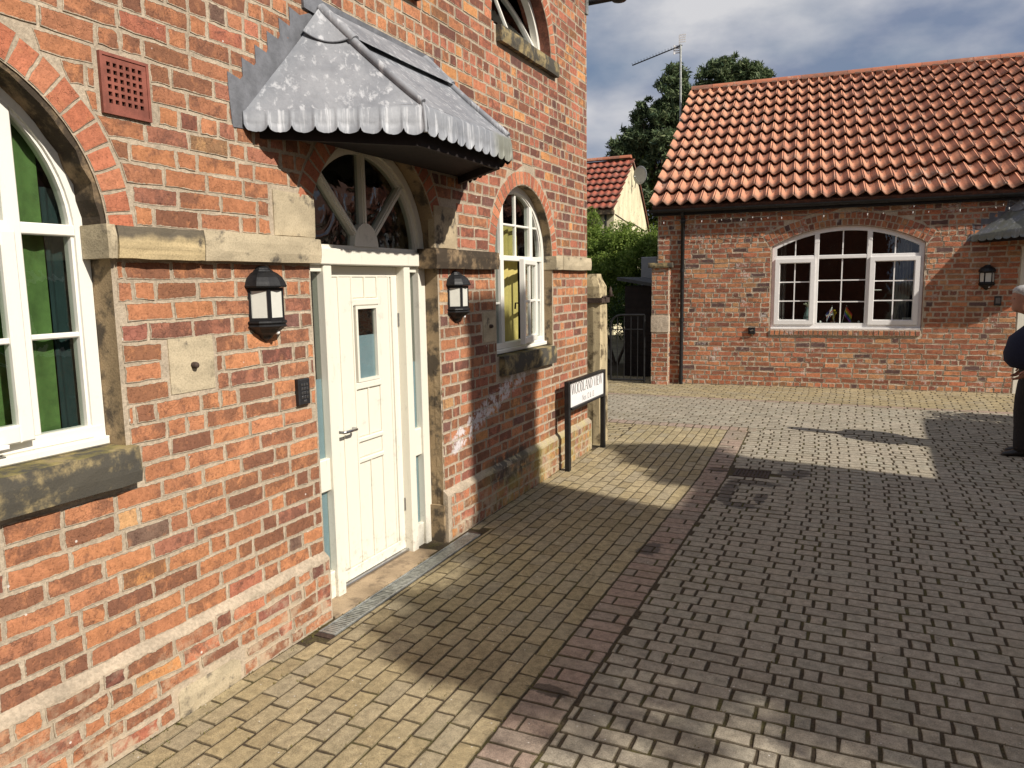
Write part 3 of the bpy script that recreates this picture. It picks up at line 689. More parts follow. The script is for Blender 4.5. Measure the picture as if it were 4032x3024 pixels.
# plinth: chamfer of mortar and its own rougher bricks
PLp = lambda u, v, n: (n + 0.04, u, v)
for (a, b) in ((-3, DR[0] - 0.675), (DR[0] + 0.66, YE + 0.03)):
    mb = MB(); nseg = int((b - a) / 0.08); prof = []
    for k in range(nseg + 1):
        u = a + (b - a) * k / nseg; j = random.uniform(-0.006, 0.006)
        prof.append([(0.002, u, 0.412 + j), (0.036, u, 0.382 + j), (0.040, u, 0.370), (0.040, u, -0.2)])
    for k in range(nseg):
        for q in range(3): pass
    vv = [p for r_ in prof for p in r_]; fs = [[k * 4 + q + 1, (k + 1) * 4 + q + 1, (k + 1) * 4 + q, k * 4 + q] for k in range(nseg) for q in range(3)]
    fs += [[0, 1, 2, 3], [nseg * 4 + 3, nseg * 4 + 2, nseg * 4 + 1, nseg * 4]]
    vv += [(0.0, a, -0.2), (0.0, b, -0.2)]; n0 = len(vv) - 2; fs += [[0, 3, n0], [nseg * 4 + 3, nseg * 4, n0 + 1]]
    mb.add(vv, fs); mb.build('plinth', M['mortar'], house)
exb = [Rect(2.17, 2.56, -0.1, 0.135), Rect(1.1, 1.45, -0.1, 0.10)]
sp = lay(-1.6, DR[0] - 0.68, 0.008, 0.375, 0.0733, exb, hdr=0.36, mat=lambda u, v: 'f' if random.random() < 0.3 else 'l', vary=0.008)
sp += lay(DR[0] + 0.70, YE, 0.035, 0.372, 0.0842, [], hdr=0.5, mat=lambda u, v: 'f' if random.random() < 0.4 else 'l', vary=0.006)
for s_ in sp: s_['kw'] = dict(proud=random.uniform(0.003, 0.008))
emit(sp, PLp, {'l': M['brickL'], 'f': M['brickF']}, house, name='plinth_brick', stuff='plinth_brickwork', kw=dict(inset=0.014, jit=0.006))
def rough_block(mb, u0, u1, v0, v1, n0, n1, P=PL, j=0.004, su=6, sv=3, ed=None):
    """a stone with a slightly uneven face and worn arrises"""
    ed = (0.006 if n1 > 0.02 else 0.0015) if ed is None else ed
    grid = []
    for b in range(sv + 1):
        r_ = []
        for a in range(su + 1):
            eu = min(a, su - a) == 0; ev = min(b, sv - b) == 0
            d = (ed if eu else 0) + (ed if ev else 0)
            r_.append(P(u0 + (u1 - u0) * a / su + (0 if not eu else 0), v0 + (v1 - v0) * b / sv + (random.uniform(-j, j) * 0.6 if ev else 0), n1 - d + random.uniform(-j, j) * 0.6))
        grid.append(r_)
    vv = [p for r_ in grid for p in r_]; W_ = su + 1
    fs = [[b * W_ + a, b * W_ + a + 1, (b + 1) * W_ + a + 1, (b + 1) * W_ + a] for b in range(sv) for a in range(su)]
    back = [P(u0, v0, n0), P(u1, v0, n0), P(u1, v1, n0), P(u0, v1, n0)]; o = len(vv); vv += back
    fs += [[o] + [o + 1] + [a for a in range(su, -1, -1)]] + [[o + 1, o + 2] + [b * W_ + su for b in range(sv, -1, -1)]]
    fs += [[o + 2, o + 3] + [sv * W_ + a for a in range(0, su + 1)]] + [[o + 3, o] + [b * W_ for b in range(0, sv + 1)]] + [[o + 3, o + 2, o + 1, o]]
    mb.add(vv, fs)
def stone(name, u0, u1, v0, v1, n0, n1, mat, P=PL, parent=None, j=0.004, su=6, sv=3, **kw):
    mb = MB(); rough_block(mb, u0, u1, v0, v1, n0, n1, P, j, su, sv); return mb.build(name, mat, parent or house, recalc=True, **kw)
stone('string_course_stone', 2.028, 2.068, 2.022, 2.153, -0.11, 0.055, M['stone_pale'])
stone('string_course_stone', 2.072, 2.50, 2.022, 2.152, -0.02, 0.060, M['stone_band'], label='stone with a soot-dark upper half')
stone('string_course_stone', 2.506, 3.26, 2.022, 2.155, -0.02, 0.058, M['stone_pale'])
stone('string_course_stone', 3.235, 3.31, 2.024, 2.150, -0.09, 0.050, M['stone_pale'])
stone('string_course_stone', 4.505, 5.49, 2.010, 2.145, -0.10, 0.060, M['stone_dark'], label='soot-blackened stone beside the door')
stone('string_course_stone', 6.735, 6.92, 2.022, 2.150, -0.09, 0.056, M['stone_pale'])
stone('string_course_stone', 6.925, 7.742, 2.022, 2.150, -0.02, 0.060, M['stone_pale'])
stone('springer_stone', 3.0, 3.312, 2.162, 2.385, -0.02, 0.008, M['stone_pale'])
stone('springer_stone', 4.56, 4.872, 2.155, 2.44, -0.04, 0.012, M['stone'])
stone('window_sill', 0.72, 2.085, 1.115, 1.262, -0.2, 0.068, M['stone_sill'], j=0.006, su=14)
stone('window_sill', 5.56, 6.715, 1.137, 1.300, -0.2, 0.060, M['stone_sill'], j=0.005, su=10)
stone('window_sill', 5.605, 6.28, 3.795, 3.918, -0.2, 0.058, M['stone_sill'], j=0.002)
stone('window_sill', 6.285, 6.845, 3.795, 3.918, -0.2, 0.058, M['stone_sill'], j=0.002)
stone('window_sill', 3.55, 4.42, 3.72, 3.85, -0.2, 0.058, M['stone_dark'], j=0.003)
stone('plinth_stone', 2.185, 2.55, -0.02, 0.128, 0.0, 0.050, M['stone_pale'])
stone('plinth_stone', 1.12, 1.44, -0.02, 0.095, 0.0, 0.048, M['stone'])
stone('jamb_stone', 4.575, 4.665, 0.02, 0.30, -0.11, 0.018, M['stone_jamb'], j=0.012, sv=6)
# broken brick corner at the foot of the right door jamb
mb = MB()
z = 0.30
while z < 1.30:
    d = random.uniform(0.02, 0.075); w = random.uniform(0.004, 0.030); e = random.uniform(.002, .010)
    a = [(-random.uniform(0, .01), 4.600, z), (e, 4.603 + random.uniform(0, .006), z + d * .4), (0.004, 4.612 + w, z + d * random.uniform(.1, .9)), (0.003, 4.606, z + d), (-0.05, 4.598, z + d), (-0.05, 4.598, z)]
    mb.add(a, [[0, 1, 4], [0, 4, 5], [1, 2, 3], [1, 3, 4]]); z += d * random.uniform(.8, 2.2)
mb.build('broken_edge', M['stone_jamb'], house, kind='stuff')
# wall tie plates with bolts
for (u0, u1, v0, v1, bu, bv) in ((2.305, 2.552, 1.440, 1.684, 2.43, 1.558), (5.278, 5.492, 1.436, 1.676, 5.39, 1.56)):
    mb = MB(); rough_block(mb, u0, u1, v0, v1, -0.02, 0.006, PL, 0.0012); t = mb.build('tie_plate', M['stone_pale'], house, recalc=True)
    mb = MB(); mb.lathe([(0.0, 0.034), (0.010, 0.034), (0.015, 0.027), (0.015, 0.004)], 8, lambda x, y, z, bu=bu, bv=bv: (z, bu + x, bv + y)); mb.build('bolt', M['iron'], t)
# air brick
ab = MB(); U0, U1, V0, V1 = 2.082, 2.303, 2.584, 2.816
g0, g1, k0, k1 = 2.106, 2.276, 2.620, 2.788; pu, pv = (g1 - g0) / 6, (k1 - k0) / 6; hs = 0.0082
cu1 = [U0 + 0.012] + sum([[g0 + pu * (i + .5) - hs, g0 + pu * (i + .5) + hs] for i in range(6)], []) + [U1 - 0.012]
cv1 = [V0 + 0.012] + sum([[k0 + pv * (i + .5) - hs, k0 + pv * (i + .5) + hs] for i in range(6)], []) + [V1 - 0.012]
ab.band([(U0, V0), (U1, V0), (U1, V1), (U0, V1)], [(U0 + .012, V0 + .012), (U1 - .012, V0 + .012), (U1 - .012, V1 - .012), (U0 + .012, V1 - .012)], PL, 0.0012, 0.016, True)
for i in range(0, 13, 2): ab.box(PL, cu1[i], cu1[i + 1], cv1[0], cv1[-1], 0.0012, 0.012)
for j_ in range(0, 13, 2):
    for i in range(1, 12, 2): ab.box(PL, cu1[i], cu1[i + 1], cv1[j_], cv1[j_ + 1], 0.0012, 0.0118)
a_ = ab.build('air_brick', M['terra'], house); mb = MB(); mb.box(PL, U0 + .002, U1 - .002, V0 + .002, V1 - .002, 0.0003, 0.0011); mb.build('hole_shade_sheet', M['void'], a_)  # dark sheet painting the shade inside the holes

# house carcass: other walls, eaves, rooms behind the windows
mb = MB()
mb.box(PL, -3, YE, 5.35, ZT + 0.1, -6, -0.03)                      # upper wall plate and flat
mb.add([(-6, -3, -.3), (-6, YE, -.3), (-6, YE, ZT), (-6, -3, ZT), (0, -3, -.3), (0, -3, ZT)], [[0, 1, 2, 3], [0, 3, 5, 4]])
mb.build('rear_wall', M['mortarR'], house)
mb = MB(); mb.add([(-6, YE, -.3), (0, YE, -.3), (0, YE, ZT), (-6, YE, ZT)], [[1, 0, 3, 2]]); mb.build('end_wall', M['mortar'], house)
mb = MB(); mb.add([(0.25, -3.2, ZT), (0.25, YE + 0.1, ZT), (-3, YE + 0.1, 7.6), (-3, -3.2, 7.6), (-6.25, -3.2, ZT), (-6.25, YE + 0.1, ZT)], [[0, 1, 2, 3], [3, 2, 5, 4], [1, 5, 2], [0, 3, 4], [0, 4, 5, 1]]); mb.build('roof', M['tile2'], house)
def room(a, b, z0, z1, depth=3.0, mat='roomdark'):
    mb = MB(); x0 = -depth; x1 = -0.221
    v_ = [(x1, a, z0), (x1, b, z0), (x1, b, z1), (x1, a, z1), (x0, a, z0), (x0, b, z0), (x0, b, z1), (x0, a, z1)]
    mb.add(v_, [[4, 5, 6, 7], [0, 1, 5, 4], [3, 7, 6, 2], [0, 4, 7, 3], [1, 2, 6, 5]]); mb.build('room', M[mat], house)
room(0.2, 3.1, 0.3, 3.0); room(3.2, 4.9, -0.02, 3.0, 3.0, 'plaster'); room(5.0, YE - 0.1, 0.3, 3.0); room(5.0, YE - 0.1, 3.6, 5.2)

def arch_light(c, vs, r, a, b, v0, n=10):
    """outline of a light between u=a and b, from v0 up to the arch of radius r"""
    pts = [(a, v0), (b, v0)]
    for k in range(n + 1):
        u = b + (a - b) * k / n; d = r * r - (u - c) ** 2; pts.append((u, max(v0 + 0.003, vs + (math.sqrt(d) if d > 0 else 0))))
    return pts
def arch_window(w, vb, n1, mull, trans, bars_v, bars_h, casement, name='window', fw=0.055, P=PL, label=None, barw=0.022):
    """painted timber window in an arched opening; returns the window part"""
    c, vs, r = w; R0 = r - 0.002
    win = MB()
    o_ = arch_outline(c, vs, R0, vb, 32); i_ = arch_outline(c, vs, R0 - fw, vb + 0.001, 32)
    win.band(o_, i_, P, n1 - 0.06, n1)
    o2 = arch_outline(c, vs, R0 - fw, vb + 0.001, 32); i2 = arch_outline(c, vs, R0 - fw - 0.012, vb + 0.002, 32)
    win.band(o2, i2, P, n1 - 0.055, n1 - 0.012)
    win.box(P, c - R0 - 0.0, c + R0, vb, vb + 0.035, n1 - 0.058, n1 + 0.028, ch=0.006)
    win.box(P, c - R0 + 0.01, c + R0 - 0.01, vb + 0.036, vb + 0.085, n1 - 0.058, n1 + 0.002, ch=0.004)
    iR = R0 - fw + 0.004
    for mu in mull:
        top = vs + math.sqrt(max(0, iR ** 2 - (mu - c) ** 2))
        win.box(P, mu - 0.03, mu + 0.03, vb + 0.084, top, n1 - 0.057, n1 - 0.001, ch=0.005)
    hw = lambda v: iR if v <= vs else math.sqrt(max(0, iR ** 2 - (v - vs) ** 2))
    for t in trans: win.box(P, c - hw(t), c + hw(t), t - 0.022, t + 0.022, n1 - 0.056, n1 - 0.003, ch=0.004)
    wn = win.build(name, M['white'], house)
    if label: wn['label'] = label
    edges = [c - R0 + fw] + [e for mu in mull for e in (mu - 0.03, mu + 0.03)] + [c + R0 - fw]
    for k in range(0, len(edges), 2):
        a, b = edges[k], edges[k + 1]; zs = [vb + 0.085] + [e for t in trans for e in (t - 0.022, t + 0.022)] + [None]
        for q in range(0, len(zs), 2):
            lo, hi = zs[q], zs[q + 1]
            if (k // 2, q // 2) in casement: continue
            g = MB()
            if hi is None:
                poly = arch_light(c, vs, iR - 0.006, a, b, lo); g.prism(poly, P, n1 - 0.034, n1 - 0.030)
            else: g.box(P, a, b, lo, hi, n1 - 0.034, n1 - 0.030)
            g.build('pane', M['glass'], wn)
    for (u, a, b) in bars_v: 
        g = MB(); g.box(P, u - barw / 2, u + barw / 2, a, b, n1 - 0.042, n1 - 0.014, ch=0.005); g.build('glazing_bar', M['white'], wn)
    for (a, b, v_) in bars_h:
        g = MB(); g.box(P, a, b, v_ - barw / 2, v_ + barw / 2, n1 - 0.0415, n1 - 0.0135, ch=0.005); g.build('glazing_bar', M['white'], wn)
    return wn
def casement(wn, u0, u1, v0, v1, n0, ang, hinge='r', hb=(), vbars=(), st=0.055):
    """opening sash as a frame of four rails, swung out about one stile"""
    hu = u1 if hinge == 'r' else u0; s = -1 if hinge == 'r' else 1
    def Pc(u, v, n):
        d = (u - hu) * s; nn = n - n0
        return PL(hu + s * (d * math.cos(ang)) - s * 0 - s * nn * math.sin(ang) * 1.0, v, n0 + d * math.sin(ang) + nn * math.cos(ang))
    mb = MB(); T = 0.044
    for (a, b, c_, d) in ((u0, u0 + st, v0, v1), (u1 - st, u1, v0, v1), (u0 + st, u1 - st, v0, v0 + st + 0.012), (u0 + st, u1 - st, v1 - st, v1)): mb.box(Pc, a, b, c_, d, n0, n0 + T, ch=0.006)
    for v_ in hb: mb.box(Pc, u0 + st, u1 - st, v_ - 0.011, v_ + 0.011, n0 + 0.010, n0 + 0.036, ch=0.004)
    for u_ in vbars: mb.box(Pc, u_ - 0.011, u_ + 0.011, v0 + st, v1 - st, n0 + 0.0105, n0 + 0.0365, ch=0.004)
    c = mb.build('casement', M['white'], wn)
    g = MB(); g.box(Pc, u0 + st - .004, u1 - st + .004, v0 + st, v1 - st, n0 + 0.020, n0 + 0.024); g.build('pane', M['glass'], wn)
    return Pc
wn = arch_window(W1, 1.265, -0.115, [1.09, 1.77], [2.133], [(1.43, 2.155, 2.70)], [(1.80, 2.02, 1.723), (0.84, 1.06, 1.723)], {(1, 0)}, label='large arched window with green curtain behind it')
Pc = casement(wn, 1.125, 1.745, 1.345, 2.118, -0.113, R(2.5), 'r', hb=(1.72,), vbars=(1.435,))
mb = MB(); mb.box(PL, 1.50, 1.63, 1.335, 1.352, -0.055, -0.035, ch=0.004); mb.box(PL, 1.55, 1.58, 1.318, 1.336, -0.055, -0.04); mb.build('window_stay', M['upvc'], wn)
wn2 = arch_window(W2, 1.305, -0.085, [5.83, 6.45], [2.115], [(6.14, 2.13, 2.66), (6.615, 1.40, 2.09)], [(5.86, 6.42, 2.40), (6.48, 6.69, 1.73), (6.48, 6.66, 2.40), (5.60, 5.80, 1.73)], {(1, 0)}, label='smaller arched window with its middle sash open and a yellow curtain', barw=0.02)
Pc2 = casement(wn2, 5.86, 6.46, 1.375, 2.10, -0.083, R(13), 'r', hb=(1.74,), vbars=(6.16,), st=0.045)
mb = MB(); a = Pc2(5.875, 1.73, -0.095); mb.tube([a, (a[0] - 0.03, a[1] - 0.005, a[2]), (a[0] - 0.032, a[1] - 0.01, a[2] - 0.05)], 0.008, 6); mb.build('window_handle', M['iron'], wn2)
g = MB(); g.box(PL, 6.48, 6.69, 1.39, 1.715, -0.128, -0.124); g.build('privacy_film', M['film_pale'], wn2)
# upper lunette window with its sash tipped open
c, vs_, r_ = W3; R0 = r_ - 0.002
mb = MB(); n = 30
oo = [(c + R0 * math.cos(PI * k / n), vs_ + R0 * math.sin(PI * k / n)) for k in range(n + 1)]; ii = [(c + (R0 - .05) * math.cos(PI * k / n), vs_ + (R0 - .05) * math.sin(PI * k / n)) for k in range(n + 1)]
mb.band(oo, ii, PL, -0.16, -0.10); mb.box(PL, c - R0, c + R0, vs_, vs_ + 0.03, -0.158, -0.07); w3 = mb.build('window', M['white'], house, label='half-round upper window with its sash tipped open')
tl = R(24); ce, se = math.cos(tl), math.sin(tl)
def Pt(u, v, n): d = v - vs_ - 0.05; return (-0.10 + n * ce - d * se * 0.9, u, vs_ + 0.05 + d * ce + n * se)
mb = MB(); R1 = R0 - 0.055
oo = [(c + R1, vs_ + 0.035)] + [(c + R1 * math.cos(PI * k / n), vs_ + 0.04 + R1 * math.sin(PI * k / n)) for k in range(n + 1)] + [(c - R1, vs_ + 0.035)]; ii = [(c + (R1 - .05), vs_ + .085)] + [(c + (R1 - .05) * math.cos(0.04 + (PI - .08) * k / n), vs_ + 0.04 + .02 + (R1 - .05) * math.sin(0.04 + (PI - .08) * k / n)) for k in range(n + 1)] + [(c - (R1 - .05), vs_ + .085)]
mb.band(oo, ii, Pt, -0.045, 0.0, True); mb.build('casement', M['white'], w3)
mb = MB(); mb.box(Pt, c - 0.012, c + 0.012, vs_ + 0.08, vs_ + R1 - 0.01, -0.03, -0.008); mb.build('glazing_bar', M['white'], w3)
mb = MB(); mb.prism([(c + (R1 - .03) * math.cos(PI * k / n), vs_ + 0.06 + (R1 - .04) * math.sin(PI * k / n)) for k in range(n + 1)], Pt, -0.024, -0.020); mb.build('pane', M['glass'], w3)
mb = MB(); mb.tube([(-0.09, 6.18, 4.0), (-0.06, 6.32, 3.965), (-0.05, 6.42, 3.96)], 0.008, 6); mb.build('window_stay', M['upvc'], w3)
# lead-lined gutter tail at the far corner
mb = MB(); mb.tube([(-0.2, YE + 0.16, 4.795), (0.62, YE + 0.16, 4.80)], 0.03, 8); mb.lathe([(0.0, -0.06), (0.07, -0.04), (0.10, 0.0), (0.09, 0.03)], 12, lambda x, y, z: (0.30 + x, YE + 0.16 + y, 4.80 + z)); mb.build('gutter_outlet', M['blackmatt'], house)
mb = MB(); mb.box(PL, YE - 0.06, YE + 0.01, 4.62, 4.90, -0.06, 0.02); mb.build('corner_bracket', M['galv'], house)

# door frame, sidelights, fanlight
FN = -0.10
df = MB()
for (a, b) in ((3.262, 3.345), (3.497, 3.570), (4.335, 4.407), (4.515, 4.598)): df.box(PL, a, b, 0.0, 2.022, FN - 0.09, FN, ch=0.006)
df.box(PL, 3.262, 4.598, 2.023, 2.118, FN - 0.088, FN + 0.012, ch=0.006)
for (a, b) in ((3.346, 3.496), (4.408, 4.514)):
    df.box(PL, a, b, 0.0, 0.185, FN - 0.085, FN - 0.022, ch=0.005); df.box(PL, a, b, 0.69, 0.885, FN - 0.085, FN - 0.018, ch=0.006)
    df.box(PL, a, b, 1.985, 2.022, FN - 0.085, FN - 0.020)
dfo = df.build('door_frame', M['cream'], house)
for (a, b) in ((3.346, 3.496), (4.408, 4.514)):
    for (z0, z1) in ((0.185, 0.69), (0.885, 1.985)):
        g = MB(); g.box(PL, a, b, z0, z1, FN - 0.055, FN - 0.051); g.build('pane', M['glass'], dfo)
        f = MB(); f.box(PL, a, b, z0, min(z1, 1.36), FN - 0.060, FN - 0.057); f.build('privacy_film', M['film'], dfo)
fan = MB(); c, vs_, r_ = 3.93, 2.118, 0.664; n = 32
arc = lambda r, k=0: [(c + r * math.cos(PI * q / n), vs_ + r * math.sin(PI * q / n)) for q in range(n + 1)]
fan.band(arc(r_), arc(r_ - 0.055), PL, FN - 0.08, FN); fan.band(arc(r_ - 0.055), arc(r_ - 0.085), PL, FN - 0.07, FN - 0.02)
fan.box(PL, c - r_ + 0.05, c + r_ - 0.05, vs_ + 0.001, vs_ + 0.022, FN - 0.07, FN - 0.015)
hub = [(c + 0.125 * math.cos(PI * q / 14), vs_ + 0.02 + 0.145 * math.sin(PI * q / 14)) for q in range(15)]
fan.prism(hub, PL, FN - 0.06, FN - 0.005)
fo = fan.build('fanlight', M['cream'], house)
for a in (45, 90, 135):
    t = R(a); d = Vector((math.cos(t), math.sin(t))); q = Vector((-d.y, d.x)) * 0.019; p0 = Vector((c, vs_)) + d * 0.13; p1 = Vector((c, vs_)) + d * (r_ - 0.07)
    g = MB(); g.prism([tuple(p0 - q), tuple(p1 - q), tuple(p1 + q), tuple(p0 + q)], PL, FN - 0.062, FN - 0.012); q2 = q * 0.45
    g.prism([tuple(p0 - q2), tuple(p1 - q2), tuple(p1 + q2), tuple(p0 + q2)], PL, FN - 0.012, FN - 0.004); g.build('glazing_bar', M['cream'], fo)
g = MB(); g.prism([(c + (r_ - .07) * math.cos(PI * q / n), vs_ + 0.01 + (r_ - .07) * math.sin(PI * q / n)) for q in range(n + 1)], PL, FN - 0.045, FN - 0.041); g.build('pane', M['oldglass'], fo)

dn = -0.165
dr = MB(); dr.box(PL, 3.571, 3.640, 0.045, 2.020, dn - 0.045, dn - 0.002); dr.box(PL, 4.268, 4.334, 0.045, 2.020, dn - 0.045, dn - 0.002)
dr.box(PL, 3.640, 4.268, 1.955, 2.020, dn - 0.045, dn - 0.002); dr.box(PL, 3.640, 4.268, 0.045, 0.115, dn - 0.045, dn + 0.004, ch=0.004)
dr.box(PL, 3.640, 4.268, 0.115, 1.955, dn - 0.045, dn - 0.034)
for (a, b) in ((0.770, 0.800), (0.905, 0.935), (1.245, 1.290), (1.775, 1.820)): dr.box(PL, 3.836, 4.104, a, b, dn - 0.03, dn + 0.010, ch=0.006)
do = dr.build('door', M['cream'], house)
def plank(a, b, z0, z1, nn=dn - 0.006):
    g = MB(); g.box(PL, a + 0.002, b - 0.002, z0, z1, dn - 0.033, nn, ch=0.006); g.build('plank', M['cream'], do)
plank(3.641, 3.705, 0.116, 1.954); plank(3.705, 3.834, 0.116, 1.954, dn - 0.003); plank(4.106, 4.236, 0.116, 1.954, dn - 0.003); plank(4.236, 4.267, 0.116, 1.954)
for (z0, z1) in ((0.116, 0.769), (0.936, 1.244), (1.821, 1.954)):
    plank(3.836, 3.968, z0, z1); plank(3.972, 4.104, z0, z1)
plank(3.836, 4.104, 0.801, 0.904)
for u in (3.705, 3.835, 3.970, 4.105, 4.236):
    z0, z1 = (0.116, 1.954)
    for (q0, q1) in (((z0, z1),) if abs(u - 3.970) > .01 else ((0.116, 0.769), (0.936, 1.244), (1.821, 1.954))): g = MB(); g.box(PL, u - 0.0065, u + 0.0065, q0, q1, dn - 0.01, dn + 0.003, ch=0.003); g.build('bead', M['cream'], do)
g = MB(); g.band([(3.853, 1.292), (4.088, 1.292), (4.088, 1.773), (3.853, 1.773)], [(3.872, 1.311), (4.069, 1.311), (4.069, 1.754), (3.872, 1.754)], PL, dn - 0.02, dn + 0.012, True); g.build('pane_frame', M['cream'], do)
g = MB(); g.box(PL, 3.870, 4.070, 1.309, 1.756, dn - 0.012, dn - 0.008); g.build('pane', M['glass'], do)
g = MB(); g.box(PL, 3.870, 4.070, 1.309, 1.585, dn - 0.0165, dn - 0.0135); g.build('privacy_film', M['film'], do)
g = MB(); g.box(PL, 3.870, 4.070, 1.309, 1.756, dn - 0.032, dn - 0.018); g.build('pane_backing', M['void'], do)
g = MB(); g.box(PL, 3.612, 3.634, 0.912, 1.085, dn - 0.004, dn + 0.008, ch=0.002)
g.tube([(dn, 3.623, 1.015), (dn + 0.055, 3.623, 1.015), (dn + 0.062, 3.64, 1.015), (dn + 0.062, 3.745, 1.015), (dn + 0.05, 3.755, 1.015), (dn + 0.02, 3.757, 1.015)], 0.0095, 10); g.build('handle', M['steel'], do)
for z in (0.32, 1.62):
    g = MB(); g.tube([(dn + 0.004, 4.336, z), (dn + 0.004, 4.336, z + 0.09)], 0.007, 8); g.build('hinge', M['steel'], do)
# threshold slab and metal weather bar
stone('threshold_slab', 3.262, 4.60, -0.05, 0.022, -0.30, 0.062, M['slab'], j=0.002, su=10)
mb = MB(); mb.box(PL, 3.571, 4.334, 0.023, 0.043, dn - 0.05, dn + 0.03, ch=0.004); mb.build('weather_bar', M['steel'], house)

# channel drain along the doorway
dc = thing('channel_drain', 'narrow galvanised slotted drain running along the foot of the doorway', 'drain', (0.128, 3.95, gz(0, 3.95)))
Pd = lambda u, v, n: (v, u, u * KG + n)
mb = MB()
for s_ in (-1, 1): mb.box(Pd, -0.86, 0.86, min(s_ * 0.044, s_ * 0.056), max(s_ * 0.044, s_ * 0.056), -0.004, 0.010, ch=0.002)
for e in (-0.86, 0.85): mb.box(Pd, e, e + 0.01, -0.044, 0.044, -0.004, 0.009)
mb.build('channel_frame', M['galv'], dc)
mb = MB(); mb.box(Pd, -0.86, 0.86, -0.044, 0.044, -0.003, -0.0005); mb.build('channel_shade_sheet', M['void'], dc)  # flat dark sheet paints the shade of the channel's depth
k = 0; u = -0.848
while u < 0.845:
    mb = MB(); mb.box(Pd, u, u + 0.0135, -0.043, 0.043, 0.0, 0.0065 + random.uniform(-0.001, 0.0008), ch=0.0015); mb.build('grate_bar', M['galv'], dc); u += 0.0196
mb = MB(); mb.box(Pd, 0.862, 0.90, -0.055, 0.05, -0.005, 0.007); mb.box(Pd, -0.90, -0.862, -0.05, 0.055, -0.005, 0.006); mb.build('end_stop', M['iron'], dc)

# gully grate in the yard
gu = thing('gully_grate', 'dark cast iron gully grate set in the grey paving', 'drain', (1.81, 7.30, gz(0, 7.3)))
Pg = lambda u, v, n: (u, v, v * KG + n)
mb = MB(); mb.band([(-0.158, -0.13), (0.158, -0.13), (0.158, 0.13), (-0.158, 0.13)], [(-0.135, -0.105), (0.135, -0.105), (0.135, 0.105), (-0.135, 0.105)], Pg, -0.01, 0.006, True)
mb.box(Pg, -0.135, 0.135, -0.009, 0.009, -0.008, 0.0035); mb.build('grate_frame', M['iron'], gu)
mb = MB(); mb.box(Pg, -0.15, 0.15, -0.12, 0.12, -0.003, -0.001); mb.build('gully_shade_sheet', M['void'], gu)  # flat dark sheet paints the shade below the grate
for k in range(8):
    u = -0.126 + k * 0.033
    for (a, b) in ((-0.105, -0.009), (0.009, 0.105)):
        mb = MB(); mb.box(Pg, u, u + 0.017, a, b, -0.008, 0.004, ch=0.002); mb.build('grate_bar', M['iron'], gu)

